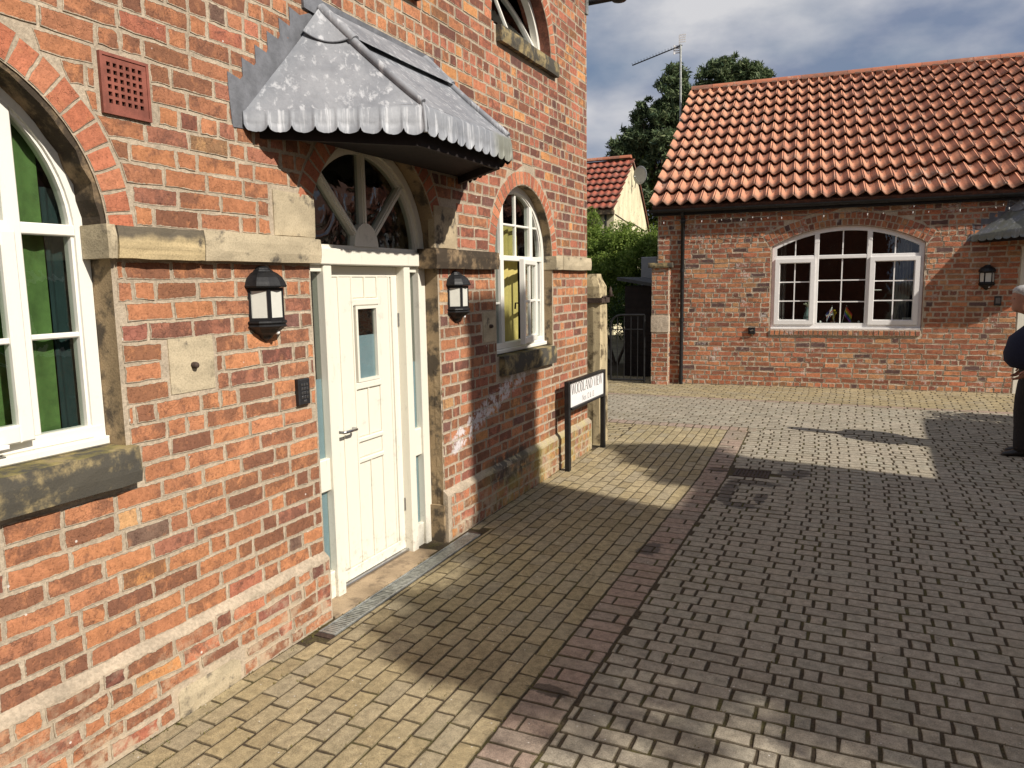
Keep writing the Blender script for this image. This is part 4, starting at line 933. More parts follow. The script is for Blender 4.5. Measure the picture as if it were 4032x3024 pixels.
# ------------------------------------------------------------------ lead canopy (both buildings)
def canopy(parent, P, a0, a1, f0, f1, t0, t1, D, za, zf, zt, drop=(0.10, 0.155), nl=(8, 10, 8), steps=(), apron=0.09, label=None):
    AL, AR = Vector((a0, za, 0.0)), Vector((a1, za, 0.0)); OL, OR = Vector((f0, zf, D)), Vector((f1, zf, D)); TL, TR = Vector((t0, zt, 0.02)), Vector((t1, zt, 0.02))
    Q = lambda p: P(p[0], p[1], p[2])
    # solid hood: subdivided skins with a slight sag, plus underside
    sk = MB()
    def skin(a, b, c, d, nu=8, nv=6, sag=0.012):
        g = []
        for j in range(nv + 1):
            for i in range(nu + 1):
                s_, t_ = i / nu, j / nv; p = (a * (1 - s_) + b * s_) * (1 - t_) + (d * (1 - s_) + c * s_) * t_
                p = p + Vector((0, -sag * 4 * t_ * (1 - t_) + random.uniform(-.0015, .0015), 0)); g.append(Q(p))
        W_ = nu + 1; sk.add(g, [[j * W_ + i, j * W_ + i + 1, (j + 1) * W_ + i + 1, (j + 1) * W_ + i] for j in range(nv) for i in range(nu)], smooth=True)
    skin(OL, OR, TR, TL, 8, 6); skin(AL, OL, TL, TL); skin(OR, AR, TR, TR)
    cn = sk.build('canopy', M['lead'], parent)
    if label: cn['label'] = label
    # hip rolls with lapped caps
    for A_, B_ in ((TL, OL), (TR, OR)):
        h = MB(); pts = [A_ + (B_ - A_) * (k / 12) + Vector((0, 0.008 - 0.012 * 4 * (k / 12) * (1 - k / 12), 0)) for k in range(13)]
        h.tube([Q(p) for p in pts[3:]], [0.024] * 9 + [0.020], 10); h.tube([Q(p + Vector((0, .004, .004))) for p in pts[:5]], 0.031, 10); h.build('hip_roll', M['lead'], cn)
    # lapped upper sheet
    cp = MB(); e = 0.008; n = 12; lift = Vector((-0.014, 0.018, 0.010))
    arcp = []
    for k in range(n + 1):
        t = k / n; f = 0.27 + 0.02 * math.sin(PI * t); L_ = TL + (AL - TL) * f * 0.9; R_ = TL + (OL - TL) * f * 1.15
        arcp.append(Q(L_ + (R_ - L_) * t + Vector((0, -0.03 * math.sin(PI * t) - 0.012, 0)) + lift))
    cp.add([Q(TL + lift)] + arcp, [[0, k + 2, k + 1] if False else [0, k + 1, k + 2] for k in range(n)], smooth=True)
    up = [TL + (OL - TL) * 0.34 + lift, TR + (OR - TR) * 0.36 + lift]
    g = [Q(TL + lift), Q(up[0]), Q(up[0] * .5 + up[1] * .5 - Vector((0, 0.004, 0))), Q(up[1]), Q(TR + lift)]
    cp.add(g, [[0, 1, 2, 3, 4]]); lp = cp.build('lead_lap', M['lead'], cn); eb = MB(); eb.tube(arcp, 0.0045, 6); eb.build('lap_edge', M['lead_dark'], lp if False else cn)
    # scalloped valances with real thickness
    for (A_, B_, dA, dB, nn, nm) in ((AL, OL, drop[0], drop[1], nl[0], 0), (OL, OR, drop[1], drop[1], nl[1], 1), (OR, AR, drop[1], drop[0], nl[2], 2)):
        dirn = (B_ - A_); outn = Vector((-dirn[2], 0, dirn[0])).normalized(); outn = outn if outn[2] > 0 or abs(outn[2]) > .3 else -outn
        if outn.z < 0: outn = -outn
        v_ = MB(); top = []; bot = []; S_ = 12
        tot = nn * S_
        for i in range(tot + 1):
            t = i / tot; q = (i % S_) / S_; q = q if i < tot else 1.0
            x = 2 * q - 1; sc = math.sqrt(max(0, 1 - x * x)) ** 0.75
            spike = 0.010 if (i % S_ == 0) else 0.0
            d = (dA + (dB - dA) * t) - 0.040 + 0.042 * sc + spike + random.uniform(-0.0015, 0.0015)
            p = A_ + dirn * t; fl = 0.020 + 0.003 * math.sin(i * 0.21) + (0.010 if spike else 0)
            top.append(p); bot.append(p - Vector((0, d, 0)) + outn * fl)
        mid = [(a + (b - a) * 0.12 + outn * 0.012) for a, b in zip(top, bot)]
        rows = [top, mid, [m_ + (b - m_) * 0.55 for m_, b in zip(mid, bot)], bot]; W_ = tot + 1; th = outn * 0.004
        for sgn in (0, 1):
            vv = [Q(p - th * sgn) for r_ in rows for p in r_]; fs = [[j * W_ + i, j * W_ + i + 1, (j + 1) * W_ + i + 1, (j + 1) * W_ + i] for j in range(3) for i in range(tot)]
            v_.add(vv, [f[::-1] for f in fs] if sgn == 0 else fs, smooth=True)
        o = 0; B1 = 3 * W_; B2 = 4 * W_ + 3 * W_
        v_.f += [[B1 + i, B1 + i + 1, B2 + i + 1, B2 + i] for i in range(tot)]; v_.mi += [0] * tot; v_.sm += [False] * tot
        v_.build('scalloped_valance', M['lead'], cn)
    for C_, sg_ in ((OL, -1), (OR, 1)):
        kf = MB(); kf.tube([Q(C_ + Vector((0, .004, 0))), Q(C_ + Vector((sg_ * .006, -drop[1] * .3, .010))), Q(C_ + Vector((sg_ * .010, -drop[1] + .012, .018)))], [.012, .014, .011], 8); kf.build('corner_fold', M['lead'], cn)
    # timber box and soffit
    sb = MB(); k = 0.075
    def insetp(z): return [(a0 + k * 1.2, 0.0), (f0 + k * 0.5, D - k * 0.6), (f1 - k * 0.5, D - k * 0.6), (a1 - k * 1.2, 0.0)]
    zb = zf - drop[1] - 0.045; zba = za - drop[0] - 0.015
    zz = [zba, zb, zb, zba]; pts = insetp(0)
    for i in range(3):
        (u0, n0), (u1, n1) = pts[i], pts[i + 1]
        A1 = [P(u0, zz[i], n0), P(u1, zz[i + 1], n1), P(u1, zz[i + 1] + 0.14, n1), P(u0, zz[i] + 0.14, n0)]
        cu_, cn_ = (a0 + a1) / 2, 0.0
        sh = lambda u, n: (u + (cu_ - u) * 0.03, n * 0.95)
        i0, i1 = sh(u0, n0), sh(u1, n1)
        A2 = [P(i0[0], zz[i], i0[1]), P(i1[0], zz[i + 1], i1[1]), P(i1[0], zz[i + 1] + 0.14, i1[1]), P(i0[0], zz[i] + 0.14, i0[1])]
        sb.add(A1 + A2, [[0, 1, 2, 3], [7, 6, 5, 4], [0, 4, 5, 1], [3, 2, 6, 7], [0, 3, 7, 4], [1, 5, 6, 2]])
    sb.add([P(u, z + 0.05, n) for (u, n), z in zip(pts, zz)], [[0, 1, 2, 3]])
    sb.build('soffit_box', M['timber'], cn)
    # step flashing let into the courses, and the apron along the top
    fl = MB()
    if steps:
        poly = [(a0 - 0.075, za - 0.09)] + list(steps) + [(t0 + 0.04, zt + 0.02)] + [(t0 + 0.02, zt - 0.05)] + [(a0 + 0.06, za + 0.0), (a0 + 0.03, za - 0.085)]
        fl.prism(poly, P, 0.0, 0.007)
    fl.prism([(t0 - 0.13, zt - 0.02), (t0 + 0.1, zt - 0.04), (t1, zt - 0.04), (t1 + 0.14, zt - 0.02), (t1 + 0.13, zt + apron), (t0 + 0.02, zt + apron + 0.008), (t0 - 0.14, zt + apron + 0.11)], P, 0.0, 0.019)
    fl.prism([(t1 - 0.02, zt - 0.01), (a1 - 0.02, za), (a1 + 0.02, za + 0.03), (t1 + 0.14, zt)], P, 0.0, 0.016)
    fl.build('step_flashing', M['lead_dark'], cn)
    return cn
stp = []
for (u, v) in ((2.747, 2.894), (2.843, 2.979), (2.934, 3.061), (3.022, 3.149), (3.113, 3.236), (3.195, 3.314)):
    stp += [(u, v - 0.10 if not stp else v - 0.085), (u - 0.002, v), (u + 0.078, v - 0.018)]
canopy(house, PL, 2.835, 5.05, 3.46, 4.485, 3.425, 4.47, 0.62, 2.738, 2.822, 3.36, steps=stp, apron=0.05, label='scalloped grey lead hood over the cream door')

# ------------------------------------------------------------------ lanterns
def make_lantern(name, label, loc, rz=0.0):
    t = thing(name, label, 'lantern', loc, rz, 'half lanterns fixed to the walls')
    Pn = lambda x, y, z: (x, y, z)
    a0, a1 = -PI / 2, PI / 2; w = 0.100
    mb = MB(); mb.prism([(-0.085, 0.06), (0.085, 0.06), (0.09, 0.10), (0.09, 0.29), (0.08, 0.31), (0.0, 0.35), (-0.08, 0.31), (-0.09, 0.29), (-0.09, 0.10)], lambda u, v, n: (n, u, v), 0.0, 0.012); mb.build('back_plate', M['black'], t)
    mb = MB(); mb.lathe([(0.116, 0.272), (0.120, 0.280), (0.116, 0.287), (0.112, 0.300), (0.099, 0.322), (0.076, 0.342), (0.056, 0.352), (0.054, 0.357), (0.044, 0.360), (0.040, 0.368), (0.022, 0.377), (0.0, 0.380)], 6, Pn, a0, a1, smooth=False)
    mb.lathe([(0.0, 0.270), (0.116, 0.2715)], 6, Pn, a0, a1, smooth=False); mb.build('lamp_roof', M['black'], t)
    mb = MB(); mb.lathe([(0.110, 0.108), (0.112, 0.100), (0.104, 0.090), (0.112, 0.082), (0.094, 0.070), (0.070, 0.050), (0.042, 0.035), (0.030, 0.018), (0.018, 0.012), (0.0, 0.0)], 6, Pn, a0, a1, smooth=False)
    mb.lathe([(0.0, 0.110), (0.110, 0.109)], 6, Pn, a0, a1, smooth=False); mb.build('lamp_base', M['black'], t)
    verts = [(w * math.cos(a0 + k * PI / 3), w * math.sin(a0 + k * PI / 3)) for k in range(4)]
    for k in range(3):
        (x0, y0), (x1, y1) = verts[k], verts[k + 1]; ax, ay = 0.14, 0.86
        q0 = (x0 + (x1 - x0) * ax * 0.9, y0 + (y1 - y0) * ax * .9); q1 = (x0 + (x1 - x0) * ay * 1.04, y0 + (y1 - y0) * ay * 1.04)
        nx_, ny_ = (y1 - y0), -(x1 - x0); L = math.hypot(nx_, ny_); nx_ /= L; ny_ /= L; e = 0.004
        def slab(mb, p, q, z0, z1, o0, o1):
            a = [(p[0] + nx_ * o, p[1] + ny_ * o, z) for o in (o0, o1) for z in (z0, z1)]; b = [(q[0] + nx_ * o, q[1] + ny_ * o, z) for o in (o0, o1) for z in (z0, z1)]
            mb.add(a + b, [[0, 1, 5, 4], [2, 6, 7, 3], [0, 4, 6, 2], [1, 3, 7, 5], [0, 2, 3, 1], [4, 5, 7, 6]])
        g = MB(); slab(g, q0, q1, 0.124, 0.256, -0.007, -0.003); g.build('lamp_panel', M['lampglass'], t)
        f = MB(); slab(f, (x0, y0), (x1, y1), 0.109, 0.124, -0.010, 0.001); slab(f, (x0, y0), (x1, y1), 0.256, 0.2705, -0.010, 0.001)
        slab(f, (x0, y0), q0, 0.124, 0.256, -0.010, 0.0008); slab(f, q1, (x1, y1), 0.124, 0.256, -0.010, 0.0008); f.build('lamp_bar', M['black'], t)
    mb = MB(); mb.lathe([(0.0, -0.012), (0.009, -0.008), (0.012, 0.0), (0.009, 0.008), (0.0, 0.012)], 10, lambda x, y, z: (0.062 + x, 0.022 + y, 0.048 + z)); mb.build('sensor_bulb', M['upvc'], t)
    return t
ln = make_lantern('wall_lantern', 'black half lantern on the sunlit brick left of the cream door', (0.006, 2.888, 1.626))
copy_tree(ln, (0.006, 4.83, 1.616), 0.0, 'black half lantern between the cream door and the smaller arched window', 'half lanterns fixed to the walls')
p = rworld((1.975, -0.006, 1.682))
copy_tree(ln, p, YAW2 - PI / 2, 'black half lantern in shade on the far brick building', 'half lanterns fixed to the walls')

# keypad
kp = thing('door_keypad', 'small black keypad on the brick beside the cream door', 'keypad', (0.006, 3.130, 1.272))
Pk = lambda u, v, n: (n, u, v)
mb = MB(); mb.box(Pk, -0.045, 0.045, 0.0, 0.140, 0.0, 0.026, ch=0.006); mb.build('keypad_case', M['blackmatt'], kp)
for r_ in range(4):
    for c_ in range(3):
        mb = MB(); u, v = -0.020 + c_ * 0.020, 0.110 - r_ * 0.0225; mb.box(Pk, u - 0.0065, u + 0.0065, v - 0.0075, v + 0.0075, 0.024, 0.030, ch=0.002); mb.build('key', M['steel'], kp)
mb = MB(); mb.box(Pk, -0.011, 0.011, 0.016, 0.026, 0.024, 0.030, ch=0.002); mb.build('key', M['steel'], kp)

# ------------------------------------------------------------------ street name sign
def txt(parent, body, size, w, loc_uv, P, mat, name='lettering', ext=0.0008, sx=1.0, font=None):
    cu_ = bpy.data.curves.new('t', 'FONT'); cu_.body = body; cu_.size = size; cu_.align_x = 'CENTER'; cu_.align_y = 'CENTER'; cu_.resolution_u = 3
    tmp = bpy.data.objects.new('t', cu_); COL.objects.link(tmp); bpy.context.view_layer.update()
    me = bpy.data.meshes.new_from_object(tmp); bpy.data.objects.remove(tmp)
    xs = [v.co.x for v in me.vertices]; ys = [v.co.y for v in me.vertices]; k = w / (max(xs) - min(xs)); cx = (max(xs) + min(xs)) / 2; cy = (max(ys) + min(ys)) / 2
    mb = MB(); mb.add([P(loc_uv[0] + (v.co.x - cx) * k, loc_uv[1] + (v.co.y - cy) * sx, ext) for v in me.vertices], [list(p.vertices) for p in me.polygons])
    return mb.build(name, mat, parent)
SY0, SY1, SX = 6.775, 7.865, 0.165
sg = thing('street_sign', 'white street name plate reading WOODLAND VIEW on two black posts', 'street sign', (SX, (SY0 + SY1) / 2, gz(0, 7.3)))
Ps = lambda u, v, n: (n, u, v)
hw = (SY1 - SY0) / 2; zt = 0.885; zb = 0.60
for s_ in (-1, 1):
    mb = MB(); u = s_ * hw; mb.box(Ps, u - 0.028, u + 0.028, -0.1, zt, -0.05, -0.004, ch=0.003); mb.build('post', M['black'], sg)
mb = MB(); mb.box(Ps, -hw + 0.028, hw - 0.028, zt - 0.022, zt, -0.05, 0.004, ch=0.002); mb.box(Ps, -hw + 0.028, hw - 0.028, zb, zb + 0.022, -0.05, 0.012, ch=0.002); mb.build('sign_frame', M['black'], sg)
mb = MB(); mb.box(Ps, -hw + 0.0285, hw - 0.0285, zb + 0.0225, zt - 0.0225, -0.045, -0.014); pl = mb.build('sign_plate', M['upvc'], sg)
# letters drawn as serif strokes
def strokes(word, h, w, cx, cy, weight=0.12):
    G = {'W': [((0, 1), (.25, 0), 1), ((.25, 0), (.5, 1), .5), ((.5, 1), (.75, 0), 1), ((.75, 0), (1, 1), .5)], 'O': 'O', 'D': 'D', 'L': [((.15, 0), (.15, 1), 1), ((.15, .03), (.85, .03), .5), ((.85, .03), (.88, .2), .5)],
         'A': [((0, 0), (.5, 1), .5), ((.5, 1), (1, 0), 1), ((.22, .36), (.78, .36), .4)], 'N': [((.1, 0), (.1, 1), .5), ((.1, 1), (.9, 0), 1), ((.9, 0), (.9, 1), .5)],
         'V': [((0, 1), (.5, 0), 1), ((.5, 0), (1, 1), .5)], 'I': [((.5, 0), (.5, 1), 1)], 'E': [((.15, 0), (.15, 1), 1), ((.15, .03), (.8, .03), .5), ((.15, .97), (.8, .97), .5), ((.15, .52), (.65, .52), .5)]}
    Wd = {'W': 1.15, 'O': .85, 'D': .82, 'L': .62, 'A': .85, 'N': .85, 'V': .8, 'I': .32, 'E': .66, ' ': .4}
    tot = sum(Wd[c] + .12 for c in word) - .12; k = w / tot; x = cx - w / 2; polys = []; sw = h * weight
    def seg(a, b, t):
        d = Vector((b[0] - a[0], b[1] - a[1])); q = Vector((-d.y, d.x)).normalized() * sw * 0.5 * t; a = Vector(a); b = Vector(b); polys.append([tuple(a - q), tuple(b - q), tuple(b + q), tuple(a + q)])
    for ch in word:
        cw = Wd[ch] * k; T = lambda p: (x + p[0] * cw, cy - h / 2 + p[1] * h)
        if ch in 'OD':
            n = 20; rng = [(-PI / 2 + PI * i / n) for i in range(n + 1)] if ch == 'D' else [2 * PI * i / n for i in range(n + 1)]
            c0 = (.18, .5) if ch == 'D' else (.5, .5); rx = .78 if ch == 'D' else .5
            for i in range(n):
                a, b = rng[i], rng[i + 1]; seg(T((c0[0] + rx * math.cos(a), .5 + .5 * math.sin(a))), T((c0[0] + rx * math.cos(b), .5 + .5 * math.sin(b))), 0.35 + 0.75 * abs(math.cos((a + b) / 2)))
            if ch == 'D': seg(T((.18, 0)), T((.18, 1)), 1)
        elif ch != ' ':
            for a, b, t in G[ch]: seg(T(a), T(b), t)
            for px in {'I': (.5,), 'L': (.15,), 'E': (.15,), 'A': (0, 1), 'N': (.1,)}.get(ch, ()): polys.append([T((px - .16 / Wd[ch], 0)), T((px + .16 / Wd[ch], 0)), T((px + .16 / Wd[ch], .03)), T((px - .16 / Wd[ch], .03))])
            for px in {'I': (.5,), 'L': (.15,), 'W': (0, .5, 1), 'V': (0, 1), 'N': (.9, .05)}.get(ch, ()): polys.append([T((px - .16 / Wd[ch], .97)), T((px + .16 / Wd[ch], .97)), T((px + .16 / Wd[ch], 1)), T((px - .16 / Wd[ch], 1))])
        x += cw + .12 * k
    return polys
M['ink'] = plain_mat('black_sign_ink', (0.03, 0.03, 0.032), 0.6, var=0.05); M['inkgrey'] = plain_mat('grey_sign_ink', (0.22, 0.22, 0.23), 0.6, var=0.05)
mb = MB()
for poly in strokes('WOODLAND VIEW', 0.105, 0.94, 0.0, 0.795): mb.add([Ps(u, v, -0.0135) for u, v in poly], [[0, 1, 2, 3]])
mb.build('lettering', M['ink'], sg, label='black serif lettering WOODLAND VIEW')
txt(sg, 'Nos 12 & 13', 0.085, 0.36, (0.02, 0.672), Ps, M['inkgrey'], ext=-0.0134, sx=1.05)['label'] = 'grey lettering Nos 12 & 13'

# ------------------------------------------------------------------ stone gatepost
gp = thing('stone_gatepost', 'tall weathered sandstone gatepost with yellow streaks at the corner of the brick house', 'gatepost', (0.0, 8.12, gz(0, 8.1)))
mb = MB(); rings = []
for k, (z, s_) in enumerate([(-.1, 1.04), (0.0, 1.0), (.5, .97), (.62, 1.0), (.75, .94), (1.2, .95), (1.6, .93), (1.78, .90), (1.86, .74), (1.92, .50)]):
    r_ = []
    for (x, y) in ((-.14, -.12), (-.02, -.13), (.055, -.12), (.078, 0), (.07, .12), (0, .13), (-.14, .12), (-.145, 0)): r_.append((x * s_ + random.uniform(-.006, .006) - (0.03 if z > 1.84 else 0), y * s_ + random.uniform(-.006, .006), z))
    rings.append(r_)
mb.loft(rings, smooth=False); mb.build('post_stone', M['stone_post'], gp)
mb = MB(); mb.tube([(0.08, -0.10, 1.66), (0.10, -0.02, 1.67), (0.18, -0.02, 1.68)], 0.012, 6); mb.lathe([(0.014, 0), (0.02, .03), (0.02, .05), (0.008, .1), (0, .11)], 8, lambda x, y, z: (0.15 + x, -0.02 + y, 1.67 + z)); mb.build('hinge_hook', M['iron'], gp)
mb = MB(); mb.band([(-.15, -.14), (.088, -.14), (.088, .14), (-.15, .14)], [(-.12, -.11), (.06, -.11), (.06, .11), (-.12, .11)], lambda u, v, n: (u, v, n), 1.60, 1.655, True); mb.build('iron_strap', M['iron'], gp)

# ------------------------------------------------------------------ right building
rb = thing('brick_outbuilding', 'single-storey old red brick building with pantile roof and white arched window', 'house', PR0, YAW2)
sA, sB = -2.925, 7.5; ZE = 3.02
def seg_arch(c, vs, hw, rise, vb, n=20):
    r = (hw * hw + rise * rise) / (2 * rise); cz = vs + rise - r; a = math.asin(hw / r)
    return [(c + hw, vb)] + [(c + r * math.sin(a - 2 * a * k / n), cz + r * math.cos(a - 2 * a * k / n)) for k in range(n + 1)] + [(c - hw, vb)], r, cz, a
wc, whw, wvs, wrise, wvb = 0.036, 1.106, 2.423, 0.292, 1.075
so_, sr, scz, sa = seg_arch(wc, wvs, whw, wrise, wvb)
class SegEx:
    def iv(s, vb, vt):
        if vt < 0.985 + .02 or vb > scz + sr + 0.21: return None
        def half(v):
            if v <= 2.405: return whw + 0.004
            if v <= 2.585: return 1.136 + (v - 2.405) * 0.589
            d = (sr + 0.212) ** 2 - (v - scz) ** 2
            return math.sqrt(d) if d > 0 else 0
        return (wc - half(vb), wc + half(vb), wc - half(vt), wc + half(vt))
dd = (2.40, 3.42, 0.10, 2.32)
sheet('wall', [(sA, -0.2), (sB, -0.2), (sB, ZE + 0.15), (sA, ZE + 0.15)], [so_, [(dd[0], dd[2]), (dd[1], dd[2]), (dd[1], dd[3]), (dd[0], dd[3])]], PRl, M['mortarR'], rb)
reveal('window_reveal', so_ + so_[:1], PRl, 0.0, -0.14, M['brickR'], rb); reveal('door_reveal', [(dd[1], dd[2]), (dd[1], dd[3]), (dd[0], dd[3]), (dd[0], dd[2])], PRl, 0, -0.2, M['mortarR'], rb)
exr = [SegEx(), Rect(dd[0], dd[1], 0, dd[3] + 0.02)]
sp = lay(sA + 0.003, 4.6, 0.135, 3.05, 0.0815, exr, hdr=0.33, L=0.235, j=0.013, vary=0.006)
for s_ in sp: s_['kw'] = dict(proud=random.uniform(0.0045, 0.011))
emit(sp, PRl, {'a': M['brickR']}, rb, tf=rworld, n=300, kw=dict(inset=0.012, jit=0.005, tilt=0.002))
vs = []
for (r0, r1, n, ph) in ((sr + 0.005, sr + 0.103, 30, 0), (sr + 0.108, sr + 0.208, 31, 0)):
    vs += [dict(q=[(wc + q[0], q[1]) for q in s_['q']], m='v') for s_ in ring(0, scz, r0, r1, PI / 2 - sa * 1.03, PI / 2 + sa * 1.03, n)]
emit(vs, PRl, {'v': M['brickR']}, rb, name='arch_brick', stuff='arch_brickwork', tf=rworld, kw=dict(proud=0.006, inset=0.009))
u = wc - whw; vs = []
while u < wc + whw - 0.03: vs.append(dict(q=[(u + .005, 0.988), (u + 0.068, 0.988), (u + 0.068, 1.068), (u + .005, 1.068)], m='v', kw=dict(proud=random.uniform(0.028, 0.036), deep=0.0))); u += 0.0735
emit(vs, PRl, {'v': M['brickR']}, rb, name='sill_brick', tf=rworld, kw=dict(inset=0.009))
# window: plastic frame of three lights
wm = MB(); rF = sr - 0.004; n = 24
def segline(hw, dz, vb): 
    r = rF - dz; a = math.asin(min(.999, hw / r)); return [(wc + hw, vb)] + [(wc + r * math.sin(a - 2 * a * k / n), scz + r * math.cos(a - 2 * a * k / n)) for k in range(n + 1)] + [(wc - hw, vb)]
wm.band(segline(whw - 0.004, 0, wvb + 0.04), segline(whw - 0.075, 0.068, wvb + 0.041), PRl, -0.13, -0.045)
wm.box(PRl, wc - whw + 0.004, wc + whw - 0.004, wvb + 0.001, wvb + 0.038, -0.13, -0.005, ch=0.006)
wm.box(PRl, wc - whw + 0.07, wc + whw - 0.07, wvb + 0.04, wvb + 0.105, -0.129, -0.046)
mL, mR = -0.395, 0.372
topz = lambda u: scz + math.sqrt((rF - 0.06) ** 2 - (u - wc) ** 2)
for mu in (mL, mR): wm.box(PRl, mu - 0.036, mu + 0.036, wvb + 0.10, topz(mu), -0.128, -0.044, ch=0.006)
TZ = 2.235
wm.box(PRl, wc - whw + 0.07, wc + whw - 0.07, TZ - 0.03, TZ + 0.03, -0.127, -0.047, ch=0.006)
wn = wm.build('window', M['upvc'], rb, label='wide white three-light window with an arched head')
def light(a, b, z0, z1, sash):
    if sash:
        g = MB(); g.band([(a - .02, z0 - .02), (b + .02, z0 - .02), (b + .02, z1 + .01), (a - .02, z1 + .01)], [(a + .045, z0 + .045), (b - .045, z0 + .045), (b - .045, z1 - .05), (a + .045, z1 - .05)], PRl, -0.10, -0.018, True)
        g.band([(a + .045, z0 + .045), (b - .045, z0 + .045), (b - .045, z1 - .05), (a + .045, z1 - .05)], [(a + .056, z0 + .056), (b - .056, z0 + .056), (b - .056, z1 - .061), (a + .056, z1 - .061)], PRl, -0.10, -0.034, True)
        g.build('casement', M['upvc'], wn); a, b, z0, z1 = a + .05, b - .05, z0 + .05, z1 - .055
    g = MB(); g.box(PRl, a, b, z0, z1, -0.084, -0.080); g.build('pane', M['glass'], wn)
    m_ = (a + b) / 2; g = MB(); g.box(PRl, m_ - 0.009, m_ + 0.009, z0, z1, -0.0795, -0.072); g.build('glazing_bar', M['upvc'], wn)
    for k in (1, 2):
        v = z0 + (z1 - z0) * k / 3; g = MB(); g.box(PRl, a, b, v - 0.009, v + 0.009, -0.0795, -0.0725); g.build('glazing_bar', M['upvc'], wn)
z0, z1 = wvb + 0.105, TZ - 0.03
light(wc - whw + 0.075, mL - 0.036, z0, z1, True); light(mL + 0.036, mR - 0.036, z0, z1, False); light(mR + 0.036, wc + whw - 0.075, z0, z1, True)
for (a, b) in ((wc - whw + 0.075, mL - 0.036), (mL + 0.036, mR - 0.036), (mR + 0.036, wc + whw - 0.075)):
    pts = [(a, TZ + .03), (b, TZ + .03)] + [(b + (a - b) * k / 8, max(TZ + .031, topz(b + (a - b) * k / 8))) for k in range(9)]
    g = MB(); g.prism(pts, PRl, -0.084, -0.080); g.build('pane', M['glass'], wn)
    m_ = (a + b) / 2; g = MB(); g.box(PRl, m_ - 0.009, m_ + 0.009, TZ + .03, topz(m_), -0.0795, -0.072); g.build('glazing_bar', M['upvc'], wn)
mb = MB(); mb.tube([PRl(mR + 0.085, 1.70, -0.10), PRl(mR + 0.20, 1.70, -0.10)], 0.01, 6); mb.build('window_handle', M['upvc'], wn)
# room, inner sill
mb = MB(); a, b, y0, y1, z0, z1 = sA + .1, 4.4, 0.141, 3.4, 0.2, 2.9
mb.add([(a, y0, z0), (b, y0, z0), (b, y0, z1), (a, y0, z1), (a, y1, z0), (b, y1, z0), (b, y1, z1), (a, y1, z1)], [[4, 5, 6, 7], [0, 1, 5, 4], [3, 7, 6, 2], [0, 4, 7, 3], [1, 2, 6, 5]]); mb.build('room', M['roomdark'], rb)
mb = MB(); mb.box(PRl, wc - whw + .01, wc + whw - .01, wvb + 0.03, wvb + 0.055, -0.42, -0.131); mb.build('inner_sill', M['upvc'], rb)
# door frame at the picture's edge
mb = MB(); mb.box(PRl, dd[0], dd[0] + 0.10, dd[2], dd[3], -0.12, 0.012, ch=0.006); mb.box(PRl, dd[1] - .10, dd[1], dd[2], dd[3], -0.12, 0.012, ch=0.006); mb.box(PRl, dd[0] + .10, dd[1] - .10, dd[3] - .09, dd[3], -0.12, 0.010); mb.build('door_frame', M['cream'], rb)
mb = MB(); mb.box(PRl, dd[0] + .10, dd[1] - .10, dd[2], dd[3] - .09, -0.10, -0.06); d_ = mb.build('door', M['cream'], rb)
for k in range(5): mb = MB(); u = dd[0] + .12 + k * 0.158; mb.box(PRl, u, u + 0.150, 0.16, 2.2, -0.06, -0.052, ch=0.003); mb.build('plank', M['cream'], d_)
# canopy over that door
canopy(rb, PRl, 1.745, 4.07, 2.43, 3.40, 2.34, 3.46, 0.60, 2.50, 2.585, 2.965, drop=(0.10, 0.145), nl=(8, 9, 8), steps=[(1.745, 2.56), (1.745, 2.66), (1.85, 2.65), (1.85, 2.74), (1.955, 2.73), (1.955, 2.82), (2.06, 2.81), (2.06, 2.90), (2.17, 2.89), (2.17, 2.97)], apron=0.03, label='scalloped lead hood over the door, mostly in shade')
# fascia, gutter, downpipe
mb = MB(); mb.box(PRl, sA - 0.08, 7.4, 2.985, 3.10, 0.0, 0.10); mb.build('fascia', M['black'], rb)
mb = MB(); n = 8
gr_ = [(0.10 + 0.055 - 0.055 * math.cos(PI * k / n), 3.075 - 0.055 * math.sin(PI * k / n)) for k in range(n + 1)]; gi = [(0.155 + (a - 0.155) * 0.9, 3.075 + (b - 3.075) * 0.9) for a, b in gr_]
mb.band(gr_, gi, lambda u, v, n_: PRl(n_, v, u), -3.05, 7.4); mb.build('gutter', M['black'], rb)
u = -2.9
while u < 4.5:
    mb = MB(); mb.band([(a + (a - 0.155) * 0.09, b - 0.004) for a, b in gr_], gr_, lambda a, b, n_: PRl(n_, b, a), u, u + 0.03); mb.build('gutter_bracket', M['black'], rb); u += 0.62
mb = MB(); mb.tube([PRl(-2.50, 3.03, 0.15), PRl(-2.50, 2.97, 0.13), PRl(-2.497, 2.93, 0.055), PRl(-2.497, 1.25, 0.055)], 0.032, 12); mb.tube([PRl(-2.497, 1.26, 0.055), PRl(-2.497, 0.30, 0.055), PRl(-2.497, 0.125, 0.055)], 0.032, 12)
mb.tube([PRl(-2.497, 2.93, 0.055), PRl(-2.497, 2.85, 0.055)], 0.039, 12); mb.tube([PRl(-2.497, 1.27, 0.055), PRl(-2.497, 1.20, 0.055)], 0.039, 12); mb.tube([PRl(-2.497, 2.1, 0.055), PRl(-2.497, 2.04, 0.055)], 0.039, 12)
mb.tube([PRl(-2.497, 0.27, 0.055), PRl(-2.497, 0.2, 0.055)], 0.039, 12); mb.build('downpipe', M['black'], rb)
